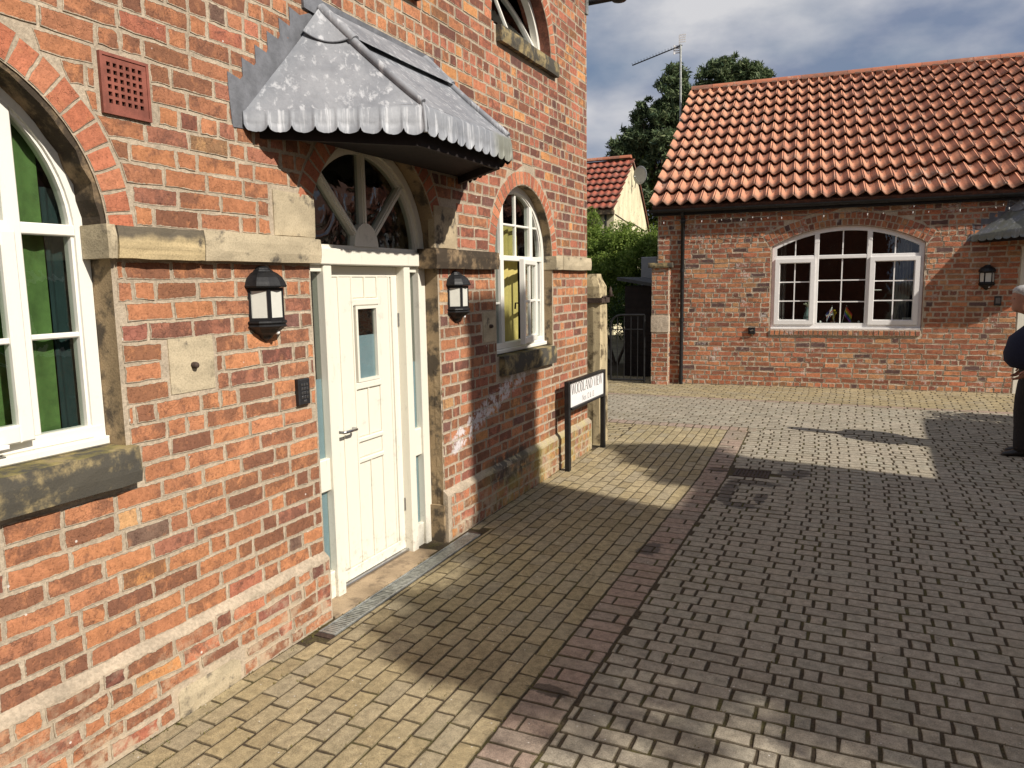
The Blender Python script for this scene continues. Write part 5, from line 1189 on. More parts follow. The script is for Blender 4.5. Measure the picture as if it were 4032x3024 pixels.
# roof: battened deck, pantiles, ridge
DEP, RISE = 4.95, 3.03; ez, eo = 3.115, 0.20     # ridge distance behind wall, rise, eaves height, overhang
slope = Vector((DEP + eo, RISE)); SL = slope.length; sd = slope / SL      # (depth, height) per metre of slope
def PR_roof(u, t, n): return (u, -eo + sd.x * t - sd.y * n, ez + sd.y * t + sd.x * n)
rf = MB(); rf.box(lambda u, v, n: PR_roof(u, v, n), -3.0, 7.45, 0.03, SL, -0.07, -0.01)
back = lambda u, t, n: (u, DEP * 2 + eo - sd.x * t + sd.y * n, ez + sd.y * t + sd.x * n)
rf.box(back, -3.0, 7.45, 0.0, SL - 0.01, -0.07, 0.03); roof = rf.build('roof', M['ridge'], rb)
NR = 12; gauge = (SL - 0.10) / NR; TW = 0.2045
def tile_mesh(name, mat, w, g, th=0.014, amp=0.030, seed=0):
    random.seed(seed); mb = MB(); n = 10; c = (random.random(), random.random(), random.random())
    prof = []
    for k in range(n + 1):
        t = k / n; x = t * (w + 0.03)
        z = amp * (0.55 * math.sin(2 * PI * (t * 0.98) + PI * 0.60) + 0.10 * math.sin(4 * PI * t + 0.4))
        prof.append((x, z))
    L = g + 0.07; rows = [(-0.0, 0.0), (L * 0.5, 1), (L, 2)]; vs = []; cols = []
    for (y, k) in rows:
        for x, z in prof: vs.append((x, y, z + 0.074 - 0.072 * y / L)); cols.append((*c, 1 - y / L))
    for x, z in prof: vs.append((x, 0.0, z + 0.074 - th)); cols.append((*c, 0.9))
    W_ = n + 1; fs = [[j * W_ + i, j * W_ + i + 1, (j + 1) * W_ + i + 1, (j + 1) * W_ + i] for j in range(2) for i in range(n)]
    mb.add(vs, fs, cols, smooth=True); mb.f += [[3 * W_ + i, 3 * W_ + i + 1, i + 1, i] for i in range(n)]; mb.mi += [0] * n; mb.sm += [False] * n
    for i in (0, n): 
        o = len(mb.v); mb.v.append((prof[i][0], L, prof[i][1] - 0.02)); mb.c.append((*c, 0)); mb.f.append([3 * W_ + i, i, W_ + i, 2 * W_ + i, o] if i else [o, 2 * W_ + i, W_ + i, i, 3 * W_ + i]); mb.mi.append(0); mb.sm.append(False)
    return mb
def tiling(roof_o, Pf, frame, u0, ncol, nrow, g, w, mat, scale_amp, tf, t0=0.0, limit=300, name='tile', jitter=0.009):
    """Pf(u,t,n) roof mapping; individuals share twelve meshes, the rest one part"""
    var = [tile_mesh('pantile', mat, w, g, amp=scale_amp, seed=40 + k) for k in range(12)]
    mes = [v.mesh('pantile', (0, 0, 0), mat) for v in var]; random.seed(11)
    X = (Vector(Pf(1, 0, 0)) - Vector(Pf(0, 0, 0))); Y = (Vector(Pf(0, 1, 0)) - Vector(Pf(0, 0, 0))); Z = (Vector(Pf(0, 0, 1)) - Vector(Pf(0, 0, 0)))
    rot = Matrix((X, Y, Z)).transposed().to_quaternion(); items = []
    for r_ in range(nrow):
        for c_ in range(ncol):
            o = Vector(Pf(u0 + c_ * w + random.uniform(-jitter, jitter) * .5, t0 + r_ * g + random.uniform(-jitter, jitter), random.uniform(-.002, .003)))
            q = proj(tf(o)); items.append((0 if (q is None or not (-0.03 < q[0] < 1.03 and -0.05 < q[1] < 1.05)) else 1 / q[2] ** 2, o, random.randrange(12), random.uniform(-.014, .014)))
    items.sort(key=lambda a: -a[0]); rest = MB(); base = ABS[roof_o.name]
    for k, (s_, o, vi, a) in enumerate(items):
        if k < limit and s_ > 0:
            ob = bpy.data.objects.new(name, mes[vi]); COL.objects.link(ob); ob.parent = roof_o; ob.location = o - base; ob.rotation_mode = 'QUATERNION'; ob.rotation_quaternion = rot @ Euler((0, 0, a)).to_quaternion()
        else:
            v = var[vi]; b = len(rest.v); rest.v += [tuple(o + rot @ Vector(p)) for p in v.v]; rest.c += v.c; rest.f += [[i + b for i in f] for f in v.f]; rest.mi += v.mi; rest.sm += v.sm
    if rest.v: rest.build('pantiling', mat, roof_o, kind='stuff')
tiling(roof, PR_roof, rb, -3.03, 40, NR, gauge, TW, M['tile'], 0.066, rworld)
def ridge_run(roof_o, u0, u1, y, z, L, mat, r=0.115):
    u = u0; k = 0
    while u < u1:
        mb = MB(); n = 8; c = (random.random(), random.random(), random.random()); vs = []
        for (uu, rr) in ((u, r), (u + L - 0.006, r)):
            for q in range(n + 1): a = PI * q / n; vs.append((uu, y + rr * 1.05 * math.cos(a), z - 0.05 + rr * math.sin(a)))
        W_ = n + 1; fs = [[i, i + 1, W_ + i + 1, W_ + i] for i in range(n)]; mb.add(vs, fs, [(*c, random.uniform(.2, .9))] * len(vs), smooth=True)
        mb.add([vs[i] for i in range(n + 1)] + [vs[W_ + i] for i in range(n + 1)], [list(range(n + 1)), list(range(n + 1, 2 * n + 2))[::-1]], [(*c, .4)] * (2 * n + 2)); mb.build('ridge_tile', mat, roof_o); u += L
ridge_run(roof, -3.02, 6.0, DEP, ez + RISE + 0.03, 0.46, M['ridge'])
# mortar bedding and dentil slips under the ridge
mb = MB(); mb.box(PR_roof, -3.0, 6.0, SL - 0.115, SL - 0.03, 0.0, 0.055); mb.build('ridge_bedding', M['stone_dark'], roof)
for c_ in range(40):
    for q in (0, 1): mb = MB(); mb.box(PR_roof, -3.03 + c_ * TW + 0.085, -3.03 + c_ * TW + 0.185, SL - 0.200 + q * 0.040, SL - 0.172 + q * 0.040, 0.0, 0.078 + q * 0.006); mb.build('dentil_slip', M['tile'], roof)
# gable and rear walls
mb = MB(); a = sA; mb.add([(a, 0.002, -0.2), (a, DEP * 2, -0.2), (a, DEP * 2, ez), (a, DEP, ez + RISE - .05), (a, 0.002, ez)], [[0, 4, 3, 2, 1]])
mb.add([(7.4, 0.002, -0.2), (7.4, DEP * 2, -0.2), (7.4, DEP * 2, ez), (7.4, DEP, ez + RISE - .05), (7.4, 0.002, ez), (a, DEP * 2, -.2), (a, DEP * 2, ez)], [[0, 1, 2, 3, 4], [1, 5, 6, 2]]); mb.build('gable_wall', M['mortarR'], rb)

# small fittings on that wall
def fitting(name, label, cat, u, v, build):
    t = thing(name, label, cat, rworld((u, -0.006, v)), YAW2); build(t); return t
Pq = lambda u, v, n: (u, -n, v)
def bell(t):
    mb = MB(); mb.box(Pq, -.045, .045, -.07, .07, 0, .02, ch=.004); mb.build('bell_case', M['blackmatt'], t); mb = MB(); mb.box(Pq, -.03, .03, -.035, .05, .019, .023); mb.build('bell_face', M['grey_cloth'], t)
fitting('door_entry_panel', 'small dark entry panel on brick below the shaded lantern', 'entry panel', 2.133, 1.52, bell)
def sock(t):
    mb = MB(); mb.box(Pq, -.055, .055, -.055, .055, 0, .045, ch=.01); mb.build('box_body', M['black'], t); mb = MB(); mb.tube([Pq(-0.02, 0.0, .04), Pq(0.01, .012, .07), Pq(.025, .02, .07)], .012, 6); mb.build('spigot', M['steel'], t)
fitting('outdoor_socket', 'small black weatherproof box low on the far wall left of the white window', 'socket', -1.354, 1.055, sock)
# fairy lights hooked to the gutter
t = thing('fairy_lights', 'thin cable of small white fairy lights hanging from the black gutter', 'string lights', rworld((0, -0.16, 3.0)), YAW2)
mb = MB(); pts = []; u = -2.8
while u < 2.2:
    for k in range(8): s_ = k / 8; pts.append((u + 0.62 * s_, -0.01, -0.03 - 0.09 * math.sin(PI * s_)))
    u += 0.62
mb.tube(pts, 0.003, 4); 
for u in [-2.8 + .62 * k for k in range(9)]: mb.tube([(u, -0.01, -0.02), (u, -0.01, -0.13)], 0.003, 4)
mb.build('cable', M['blackmatt'], t)
for k in range(14):
    i = random.randrange(len(pts)); p_ = pts[i]; b = MB(); x, y, z = p_[0] + random.uniform(-.03, .03), p_[1] - .008, p_[2] - random.uniform(0.0, 0.02)
    b.tube([(x, y, z), (x + random.uniform(-.012, .012), y, z - .022)], [.0045, .003], 5); b.build('bulb', M['upvc'], t)
for u in [-2.8 + .62 * k for k in range(9)]: b = MB(); b.tube([(u, -0.012, -0.125), (u, -0.012, -0.155)], [.008, .006], 6); b.build('clip', M['upvc'], t)

# things on the window sill
zs = wvb + 0.056
def sill_thing(name, label, cat, u, d, group=None, rz=0.0): return thing(name, label, cat, rworld((u, d, zs)), YAW2 + rz, group)
def vase(): 
    t = sill_thing('vase', 'pale blue glazed vase standing on the inner window sill', 'vase', -0.50, 0.25)
    mb = MB(); mb.lathe([(0.03, 0), (0.055, .02), (0.066, .09), (0.055, .17), (0.03, .24), (0.025, .28), (0.034, .30)], 12); mb.build('vase_body', plain_mat('pale_blue_glaze', (0.22, 0.33, 0.33), 0.25, var=0.1), t)
    mb = MB()
    for k in range(9): a = k * 0.7; mb.tube([(0, 0, .29), (0.03 * math.cos(a), .03 * math.sin(a), .35), (0.07 * math.cos(a), .05 * math.sin(a), .37 + .02 * math.sin(k))], [.004, .008, .003], 5)
    mb.build('flowers', plain_mat('cream_petals', (0.6, 0.6, 0.45), 0.8), t)
vase()
def flag(u, d, ang, label, kind):
    t = sill_thing('small_flag', label, 'flag', u, d); mb = MB(); dx = math.sin(ang); mb.tube([(0, 0, 0), (dx * .33, 0, .33)], 0.004, 5); mb.build('flag_stick', M['upvc'], t)
    cols = {'rainbow': [(0.55, 0.03, 0.03), (0.6, 0.22, 0.02), (0.6, 0.48, 0.03), (0.05, 0.25, 0.06), (0.03, 0.10, 0.35), (0.2, 0.04, 0.28)]}
    W_, H_ = 0.17, 0.17
    def Pfl(a, b, n=0): return (dx * (.31 - b * .9) * 1.0 + a * .55 * (1 if kind == 'rainbow' else -1) * 1.0, -0.012 * math.sin(a * 40) + n - .01, .31 - b - a * 0.75)
    if kind == 'rainbow':
        for k, c in enumerate(cols['rainbow']):
            mb = MB(); n = 6; b0, b1 = k * .024, (k + 1) * .024
            vs = [Pfl(W_ * i / n, b) for b in (b0, b1) for i in range(n + 1)]; mb.add(vs, [[i, i + 1, n + 2 + i, n + 1 + i] for i in range(n)]); mb.build('stripe', plain_mat('flag_cloth', c, 0.9, var=0.05), t)
    else:
        H = .12
        def q(name, c, polys, off):
            mb = MB()
            for po in polys: mb.add([Pfl(a * W_, b * H, off) for a, b in po], [list(range(len(po)))])
            mb.build(name, plain_mat('flag_cloth', c, .9, var=.05), t)
        q('flag_field', (0.02, 0.03, 0.15), [[(0, 0), (1, 0), (1, 1), (0, 1)]], 0)
        q('flag_saltire', (0.7, 0.7, 0.68), [[(0, 0), (.15, 0), (1, .8), (1, 1), (.85, 1), (0, .2)], [(1, 0), (.85, 0), (0, .8), (0, 1), (.15, 1), (1, .2)], [(.38, 0), (.62, 0), (.62, 1), (.38, 1)], [(0, .34), (1, .34), (1, .66), (0, .66)]], -.002)
        q('flag_cross', (0.5, 0.02, 0.03), [[(.43, 0), (.57, 0), (.57, 1), (.43, 1)], [(0, .42), (1, .42), (1, .58), (0, .58)]], -.004)
flag(-0.08, 0.22, -0.15, 'small union flag on a stick beside the middle of the far window', 'union')
flag(0.02, 0.22, 0.2, 'small rainbow striped flag on a stick in the far window', 'rainbow')
t = sill_thing('daffodils', 'small yellow flowers in a pot between the window flags', 'flowers', -0.10, 0.30); mb = MB(); mb.lathe([(0.03, 0), (0.045, .07), (0.0, .07)], 10); mb.build('pot', M['terra'], t); mb = MB()
for k in range(10): a = k * 1.1; mb.tube([(0, 0, .06), (.03 * math.cos(a), .03 * math.sin(a), .2 + .03 * math.sin(k * 2)), (.035 * math.cos(a), .035 * math.sin(a) - .02, .215 + .03 * math.sin(k * 2))], [.003, .004, .016], 6)
mb.build('blooms', plain_mat('yellow_petals', (.6, .42, .02), .8), t)
for (u, d, w_, h_, lb) in ((-0.98, .18, .14, .12, 'white picture frame at the left end of the far window sill'), (-0.72, .16, .17, .06, 'low white picture frame standing left of the vase'), (0.72, .2, .30, .05, 'long low white picture frame at the right of the far window sill'), (0.96, .2, .13, .13, 'white picture frame tilted at the right end of the far window sill')):
    t = sill_thing('picture_frame', lb, 'picture frame', u, d); mb = MB(); mb.band([(-w_ / 2, 0), (w_ / 2, 0), (w_ / 2, h_), (-w_ / 2, h_)], [(-w_ / 2 + .012, .012), (w_ / 2 - .012, .012), (w_ / 2 - .012, h_ - .012), (-w_ / 2 + .012, h_ - .012)], Pq, 0, .012, True); mb.build('frame_moulding', M['upvc'], t)
    mb = MB(); mb.box(Pq, -w_ / 2 + .01, w_ / 2 - .01, .01, h_ - .01, 0.001, .004); mb.build('picture', M['grey_cloth'], t)
for (u, lb) in ((-0.30, 'small white ornament at the left of the middle window sill'), (0.27, 'small white ornament at the right of the middle window sill')):
    t = sill_thing('ornament', lb, 'ornament', u, .16); mb = MB(); mb.lathe([(0.022, 0), (.026, .02), (.012, .04), (.018, .06), (.014, .075), (0, .085)], 10); mb.build('figure', M['upvc'], t)
def curtain(label, P, u0, u1, v0, v1, n, mat, waves=6, amp=0.035, shape=None, name='curtain'):
    t = thing(name, label, 'curtain', (0, 0, 0)); mb = MB(); N = waves * 8; rows = 8; vs = []
    for j in range(rows + 1):
        for i in range(N + 1):
            s_ = i / N; v = v0 + (v1 - v0) * j / rows; a, b = (u0, u1) if not shape else shape(u0, u1, j / rows)
            vs.append(P(a + (b - a) * s_, v, n + amp * math.sin(2 * PI * waves * s_ + 0.6 * math.sin(3 * j / rows)) * (0.6 + .4 * math.sin(5 * s_ + 1))))
    W_ = N + 1; mb.add(vs, [[j * W_ + i, j * W_ + i + 1, (j + 1) * W_ + i + 1, (j + 1) * W_ + i] for j in range(rows) for i in range(N)], smooth=True)
    o = mb.build('cloth', mat, t); return t
PRw = lambda u, v, n: tuple(rworld((u, -n, v)))
curtain('long grey-brown curtain drawn to the right inside the far white window', PRw, 0.75, 1.0, 1.1, 2.75, -0.35, M['grey_cloth'], 5, .03)
curtain('narrow grey curtain at the left inside the far white window', PRw, -1.0, -0.85, 1.1, 2.6, -0.35, M['grey_cloth'], 3, .03)
curtain('lime green curtain inside the large arched window', PL, 1.30, 1.925, 1.2, 2.78, -0.192, M['green_cloth'], 6, .018)
curtain('dark teal curtain lining behind the lime green curtain', PL, 1.935, 2.05, 1.2, 2.3, -0.20, M['teal_cloth'], 2, .012)
curtain('yellow curtain inside the smaller arched window', PL, 5.98, 6.34, 1.2, 2.40, -0.185, M['yellow_cloth'], 3, .020)

# ------------------------------------------------------------------ brick pillar with cap at the gateway
bp = thing('brick_pillar', 'narrow brick gate pillar with stone cap beside the black downpipe', 'gate pillar', PR0, YAW2)
P_f = lambda u, v, n: (u, -(n + 0.16), v); a, b, zt, zb = -3.0, -2.70, 2.12, 0.05
P_s = lambda u, v, n: (b + n, u, v)      # right side face: u along depth
core = MB(); core.box(P_f, a + 0.006, b - 0.006, zb, zt, -0.50, -0.004); core.build('pillar_core', M['mortarR'], bp)
ex_ = [Rect(a, b, 1.02, 1.30)]
sp = lay(a + .003, b - .003, 0.11, zt, 0.0815, ex_, hdr=0.35, j=0.012, vary=.004)
emit(sp, P_f, {'a': M['brickR']}, bp, tf=rworld, kw=dict(inset=.01, jit=.004))
sp = lay(-0.155, 0.30, 0.11, zt, 0.0815, [Rect(-.2, .4, 1.02, 1.30)], hdr=0.6, j=0.012, vary=.004)
emit(sp, P_s, {'a': M['brickR']}, bp, tf=rworld, kw=dict(inset=.01, jit=.003))
stone('cap_stone', a - .05, b + .05, 2.12, 2.20, -0.55, 0.05, M['stone_sill'], P=P_f, parent=bp, j=.004)
stone('cement_patch', a, b, 1.03, 1.295, -0.4, 0.012, M['mortarR'], P=P_f, parent=bp, j=.004)

# grey meter box on the wall behind, felt-roofed shed
t = thing('meter_box', 'pale grey metal box standing tall behind the brick gate pillar', 'cabinet', (-1.44, 15.8, 1.25)); mb = MB(); mb.box(lambda u, v, n: (u, v, n), -.16, .16, -.1, .1, 0, 1.15, ch=.01); mb.build('cabinet_body', plain_mat('grey_enamel', (.30, .31, .32), .5, var=.05), t)
sh = thing('garden_shed', 'dark timber shed with sloping felt roof behind the iron gate', 'shed', (-1.1, 14.6, 0.12)); I3 = lambda u, v, n: (u, v, n)
mb = MB(); mb.box(I3, -.25, .8, -.9, .9, 0, 1.70); mb.build('shed_wall', M['timber'], sh)
for k in range(13): mb = MB(); z = k * .13; mb.box(lambda u, v, n: (u, -.9 - n, v), -.25, .8, z + .004, z + .126, .0, .014); mb.build('board', M['timber'], sh)
mb = MB(); mb.add([(-.38, -1.0, 1.86), (.95, -1.0, 1.62), (.95, 1.0, 1.62), (-.38, 1.0, 1.86), (-.38, -1.0, 1.80), (.95, -1.0, 1.56), (.95, 1.0, 1.56), (-.38, 1.0, 1.80)], [[0, 1, 2, 3], [7, 6, 5, 4], [0, 4, 5, 1], [1, 5, 6, 2], [2, 6, 7, 3], [3, 7, 4, 0]]); mb.build('felt_roof', plain_mat('mineral_felt', (.07, .075, .08), .9), sh)
t = thing('timber_post', 'pale timber post standing in the dark passage behind the gate', 'post', (-1.32, 14.9, 0.1)); mb = MB(); mb.box(I3, -.05, .05, -.05, .05, 0, 1.5, ch=.006); mb.build('post_body', M['render'], t)

# iron gates across the passage
def gate(label, x0, x1, y0, y1, bars, curved, gap=0.0):
    g = thing('iron_gate', label, 'gate', (x0, y0, 0.12)); L = math.hypot(x1 - x0, y1 - y0); dx, dy = (x1 - x0) / L, (y1 - y0) / L
    G = lambda u, v, n=0: (u * dx - n * dy, u * dy + n * dx, v); zt = 1.20; zb = 0.07
    mb = MB(); mb.tube([G(0, zb), G(L, zb)], .018, 6); mb.tube([G(0, zb - .04), G(0, zt)], .018, 6)
    if curved:
        pts = [G(L, zb)] + [G(L, zt - .18)] + [G(L - .18 + .18 * math.cos(a), zt - .18 + .18 * math.sin(a)) for a in (PI / 8 * k for k in range(1, 5))] + [G(0, zt)]
        mb.tube(pts, .020, 6)
    else: mb.tube([G(L, zb), G(L, zt)], .018, 6); mb.tube([G(0, zt), G(L, zt)], .014, 6)
    mb.tube([G(0, 0.95), G(L, 0.95)], .010, 6) if curved else None
    mb.build('gate_frame', M['black'], g)
    for k in range(1, bars):
        u = L * k / bars; mb = MB(); mb.tube([G(u, zb), G(u, zt - (.03 if curved and u > L - .16 else 0))], .0075, 6); mb.build('bar', M['black'], g)
    return g
gate('black iron gate leaf nearest the stone gatepost', -2.55, -1.38, 12.3, 12.62, 10, False)
gate('black iron gate leaf with rounded corner beside the brick pillar', -0.72, -1.30, 12.75, 12.66, 5, True)

# ------------------------------------------------------------------ cream cottage
XG, YN, YR, YF = -4.9, 24.2, 26.3, 28.7
ct = thing('cream_cottage', 'cream rendered cottage with red pantile roof beyond the bushes', 'house', (-7, 26, 0.1))
O = Vector((-7, 26, 0.1)); Wc = lambda x, y, z: (x - O.x, y - O.y, z - O.z)
mb = MB()
gpoly = [(YN + .1, 0), (YN + .1, 4.28), (YR, 6.08), (27.25, 5.35), (28.0, 4.5), (28.6, 3.75), (28.9, 3.4), (28.9, 0)]
mb.add([Wc(XG, y, z) for y, z in gpoly] + [Wc(-10.5, y, z) for y, z in gpoly], [list(range(8)), list(range(8, 16))[::-1], [0, 8, 9, 1], [7, 6, 14, 15]]); mb.build('gable_wall', M['render'], ct)
cs = Vector((YR - YN + .18, 1.86)); cL = cs.length; cdv = cs / cL
PC = lambda u, t, n: Wc(XG + 0.08 - u, YN - .18 + cdv.x * t - cdv.y * n, 4.24 + cdv.y * t + cdv.x * n)
PC = lambda u, t, n: Wc(-10.4 + u, YN - .18 + cdv.x * t - cdv.y * n, 4.24 + cdv.y * t + cdv.x * n)
mb = MB(); mb.box(PC, 0, 5.55, 0.02, cL, -.06, -.005)
bk = [(YR, 6.14), (27.25, 5.42), (28.0, 4.57), (28.6, 3.82), (28.95, 3.42)]
for (a, b) in zip(bk[:-1], bk[1:]): mb.add([Wc(-10.4, a[0], a[1]), Wc(XG + .07, a[0], a[1]), Wc(XG + .07, b[0], b[1]), Wc(-10.4, b[0], b[1]), Wc(XG + .07, a[0], a[1] - .09), Wc(XG + .07, b[0], b[1] - .09)], [[0, 3, 2, 1], [1, 2, 5, 4]])
cro = mb.build('roof', M['tile2'], ct)
tfc = lambda p: Vector(p) + O
tiling(cro, PC, ct, 2.2, 14, 8, (cL - .05) / 8, 0.243, M['tile2'], 0.045, tfc, limit=120)
ridge_run(cro, -1.1, 1.75, YR - O.y, 6.20 - O.z + .02, .40, M['ridge'], .11)
mb = MB(); mb.box(lambda u, v, n: Wc(u, v, n), -10.4, XG + .02, YN - .2, YN + .1, 4.08, 4.22); mb.build('eaves_board', M['stone_dark'], ct)
mb = MB(); mb.tube([Wc(-5.15, YN - .02, 4.1), Wc(-5.15, YN - .02, 0)], .045, 8); mb.build('downpipe', M['black'], ct)
mb = MB(); mb.box(lambda u, v, n: Wc(u, v, n), XG - .01, XG + .06, 27.0, 27.15, 3.25, 3.55); mb.build('vent_box', M['black'], ct)
mb = MB(); mb.tube([Wc(XG + .02, 24.4, 4.1), Wc(XG + .02, 25.6, 3.95), Wc(XG + .02, 26.8, 3.9), Wc(XG + .02, 28.2, 3.75)], .012, 5); mb.build('cable', M['iron'], ct)
ds = thing('satellite_dish', 'pale grey satellite dish on the gable of the cream cottage', 'satellite dish', (XG + .35, 26.3, 5.55), R(-20))
Pdi = lambda x, y, z: (x * 0.9 , -z - .0, y)
mb = MB(); prof = [(0.0, 0.0), (.12, .008), (.22, .03), (.31, .065), (.315, .06), (.22, .02), (.12, -.002), (0, -.01)]; mb.lathe(prof, 24, Pdi); mb.build('dish', plain_mat('dish_grey', (.34, .35, .36), .5, var=.05), ds)
mb = MB(); mb.tube([(0, .02, -.05), (-.1, .1, -.1), (-.30, .1, -.1), (-.33, .1, -.4)], .018, 6); mb.tube([(0, -.02, -.28), (.0, -.34, -.10)], .01, 6); mb.lathe([(0, 0), (.03, 0), (.03, .08), (0, .08)], 8, lambda x, y, z: (x, -.34 - z, -.08 + y)); mb.build('dish_arm', M['galv'], ds)

# tv aerial on the end of the outbuilding
ae = thing('tv_aerial', 'television aerial on a tall mast above the tiled roof', 'aerial', (-1.33, 18.0, 3.0))
mb = MB(); mb.tube([(0, 0, -.0), (0.0, 0, 2.9), (-.02, 0, 4.24)], .025, 8); mb.build('mast', M['galv'], ae)
mb = MB(); B0, B1 = Vector((.02, .0, 4.22)), Vector((-1.08, -.25, 3.86)); mb.tube([B0, B1], .014, 6); mb.build('boom', M['black'], ae)
d = (B1 - B0).normalized(); sx_ = d.cross(Vector((0, 0, 1))).normalized()
for k in range(15):
    p_ = B0 + (B1 - B0) * (0.16 + .84 * k / 14); h_ = .055 + .01 * (k % 2); mb = MB(); mb.tube([p_ - sx_ * h_ * 1.6 + Vector((0, 0, .03)), p_ + sx_ * h_ * 1.2 + Vector((0, 0, .02))], .0045, 5); mb.build('element', M['black'], ae)
for s_ in (-1, 1):
    mb = MB(); q = B0 + Vector((-.1 if s_ < 0 else 0.02, 0, .02)); 
    for k in range(4): mb.box(I3, q.x - .10, q.x + .06, q.y - .01 * s_ - .004, q.y - .01 * s_ + .004, q.z + s_ * .035 + k * .05 * s_, q.z + s_ * .035 + k * .05 * s_ + .028)
    mb.box(I3, q.x - .1, q.x - .08, q.y - .012, q.y + .012, min(q.z, q.z + s_ * .2), max(q.z, q.z + s_ * .2)); mb.build('reflector', M['upvc'], ae)

# ------------------------------------------------------------------ vegetation
def leaf_cloud(name, clumps, n_per, size, mat, parent=None, up=0.25, elong=1.0, seed=1, shell=0.55, **kw):
    rg = np.random.RandomState(seed); Cs = []
    for (cx, cy, cz, rx, ry, rz) in clumps:
        k = max(4, int(n_per * (rx * ry * rz) ** 0.5 * 3)); v = rg.normal(size=(k, 3)); v /= np.linalg.norm(v, axis=1)[:, None]
        r = shell + (1 - shell) * rg.rand(k) ** 0.6; r *= 1 + rg.normal(0, .06, k); Cs.append(np.array([cx, cy, cz]) + v * r[:, None] * np.array([rx, ry, rz]))
    C = np.concatenate(Cs); N = len(C)
    a = rg.normal(size=(N, 3)); a[:, 2] += up; a /= np.linalg.norm(a, axis=1)[:, None]; b = rg.normal(size=(N, 3)); b -= a * (a * b).sum(1)[:, None]; b /= np.linalg.norm(b, axis=1)[:, None]
    s = size * rg.uniform(.6, 1.35, N)[:, None]; A = a * s * elong; B = b * s * 0.55; Nn = np.cross(a, b) * s * .18
    V = np.stack([C - A * .5, C + B * .5 + Nn, C + A * .6, C - B * .5 + Nn], 1).reshape(-1, 3)
    o = C.mean(0); o[2] = C[:, 2].min(); o = o if parent is None else np.array(kw.pop('org', o))
    me = bpy.data.meshes.new(name); me.vertices.add(4 * N); me.vertices.foreach_set('co', (V - o).ravel()); me.loops.add(4 * N); me.polygons.add(N)
    me.loops.foreach_set('vertex_index', np.arange(4 * N, dtype=np.int32)); me.polygons.foreach_set('loop_start', np.arange(0, 4 * N, 4, dtype=np.int32))
    col = np.repeat(np.c_[np.clip(rg.normal(.5, .25, N), 0, 1), rg.rand(N), rg.rand(N), np.ones(N)], 4, 0); at = me.attributes.new('rnd', 'FLOAT_COLOR', 'POINT'); at.data.foreach_set('color', col.astype(np.float32).ravel())
    me.materials.append(mat); me.update(calc_edges=True); me.validate()
    ob = bpy.data.objects.new(name, me); COL.objects.link(ob); put(ob, tuple(o), parent)
    return ob
def nearer(p, k): return tuple(CAMP[i] + (p[i] - CAMP[i]) * k for i in range(3))
def subclumps(rg, n, c, r, cr_, flat=1.0, surf=0.6):
    out_ = []
    for _ in range(n):
        v = rg.normal(size=3); v /= np.linalg.norm(v); k = surf + (1.12 - surf) * rg.rand(); s = cr_ * rg.uniform(.6, 1.3)
        out_.append((c[0] + v[0] * r[0] * k, c[1] + v[1] * r[1] * k, c[2] + v[2] * r[2] * k, s, s, s * flat))
    return out_
def tree(name, label, base, trunk_r, h, crowns, n_per, size, mat, seed, elong=1.0, group=None, clumpr=.4, nclump=30, shell=.4):
    t = thing(name, label, 'tree', base, 0, group); rg = np.random.RandomState(seed); mb = MB(); pts = [(0, 0, -.2)] + [(rg.normal(0, .02) * h * k / 5, rg.normal(0, .02) * h * k / 5, h * k / 5) for k in range(1, 6)]
    mb.tube(pts, [trunk_r * (1 - .14 * k) for k in range(6)], 9); cl = []
    for (c, r) in crowns:
        cc = np.array(c) - np.array(base); cl += subclumps(rg, nclump, cc, r, clumpr, .8)
        for _ in range(4):
            v = rg.normal(size=3); v /= np.linalg.norm(v); e = cc + v * np.array(r) * .75; s_ = Vector(pts[3 if e[2] < h else 5]); mid = (s_ + Vector(e)) / 2 + Vector((0, 0, .1)); mb.tube([s_, mid, e], [trunk_r * .4, trunk_r * .22, trunk_r * .08], 6)
    mb.build('trunk', M['bark'], t, origin=(0, 0, 0)); leaf_cloud('crown', cl, n_per, size, mat, t, elong=elong, seed=seed, shell=shell, org=(0, 0, 0)); return t
tree('pine_tree', 'tall dark pine tree rising behind the television aerial', (-4.6, 30, .1), .25, 8.5, [((-4.35, 30, 9.0), (.55, .6, 1.05)), ((-3.85, 30.2, 8.4), (.6, .8, 1.2)), ((-5.0, 30, 7.9), (.85, .8, 1.0)), ((-4.4, 29.8, 7.0), (1.1, 1, 1.1)), ((-5.8, 30, 7.35), (.85, .7, .65)), ((-6.05, 30, 6.85), (.65, .6, .35)), ((-4.5, 30, 5.8), (1.4, 1, 1))],
     300, .095, M['pine'], 3, 2.4, clumpr=.25, nclump=52, shell=.05)
tree('pine_tree', 'pine tree top showing above the ridge right of the aerial', (-2.2, 31, .1), .22, 8.6, [((-3.0, 31, 9.6), (.5, .5, .55)), ((-2.35, 31, 9.75), (.45, .5, .62)), ((-1.75, 31, 9.6), (.45, .5, .55)), ((-1.25, 31, 9.35), (.35, .4, .35)), ((-2.2, 31, 8.8), (1.4, .8, .7))], 300, .095, M['pine'], 5, 2.4, clumpr=.22, nclump=40, shell=.05)
tree('conifer_tree', 'small dark conifer tip showing above the cottage ridge', (-6.9, 33, .1), .15, 6.0, [((-7.0, 33, 7.3), (.6, .4, .35)), ((-7.2, 33, 6.6), (.9, .6, .7))], 260, .09, M['pine'], 6, 1.6, clumpr=.26, nclump=26)
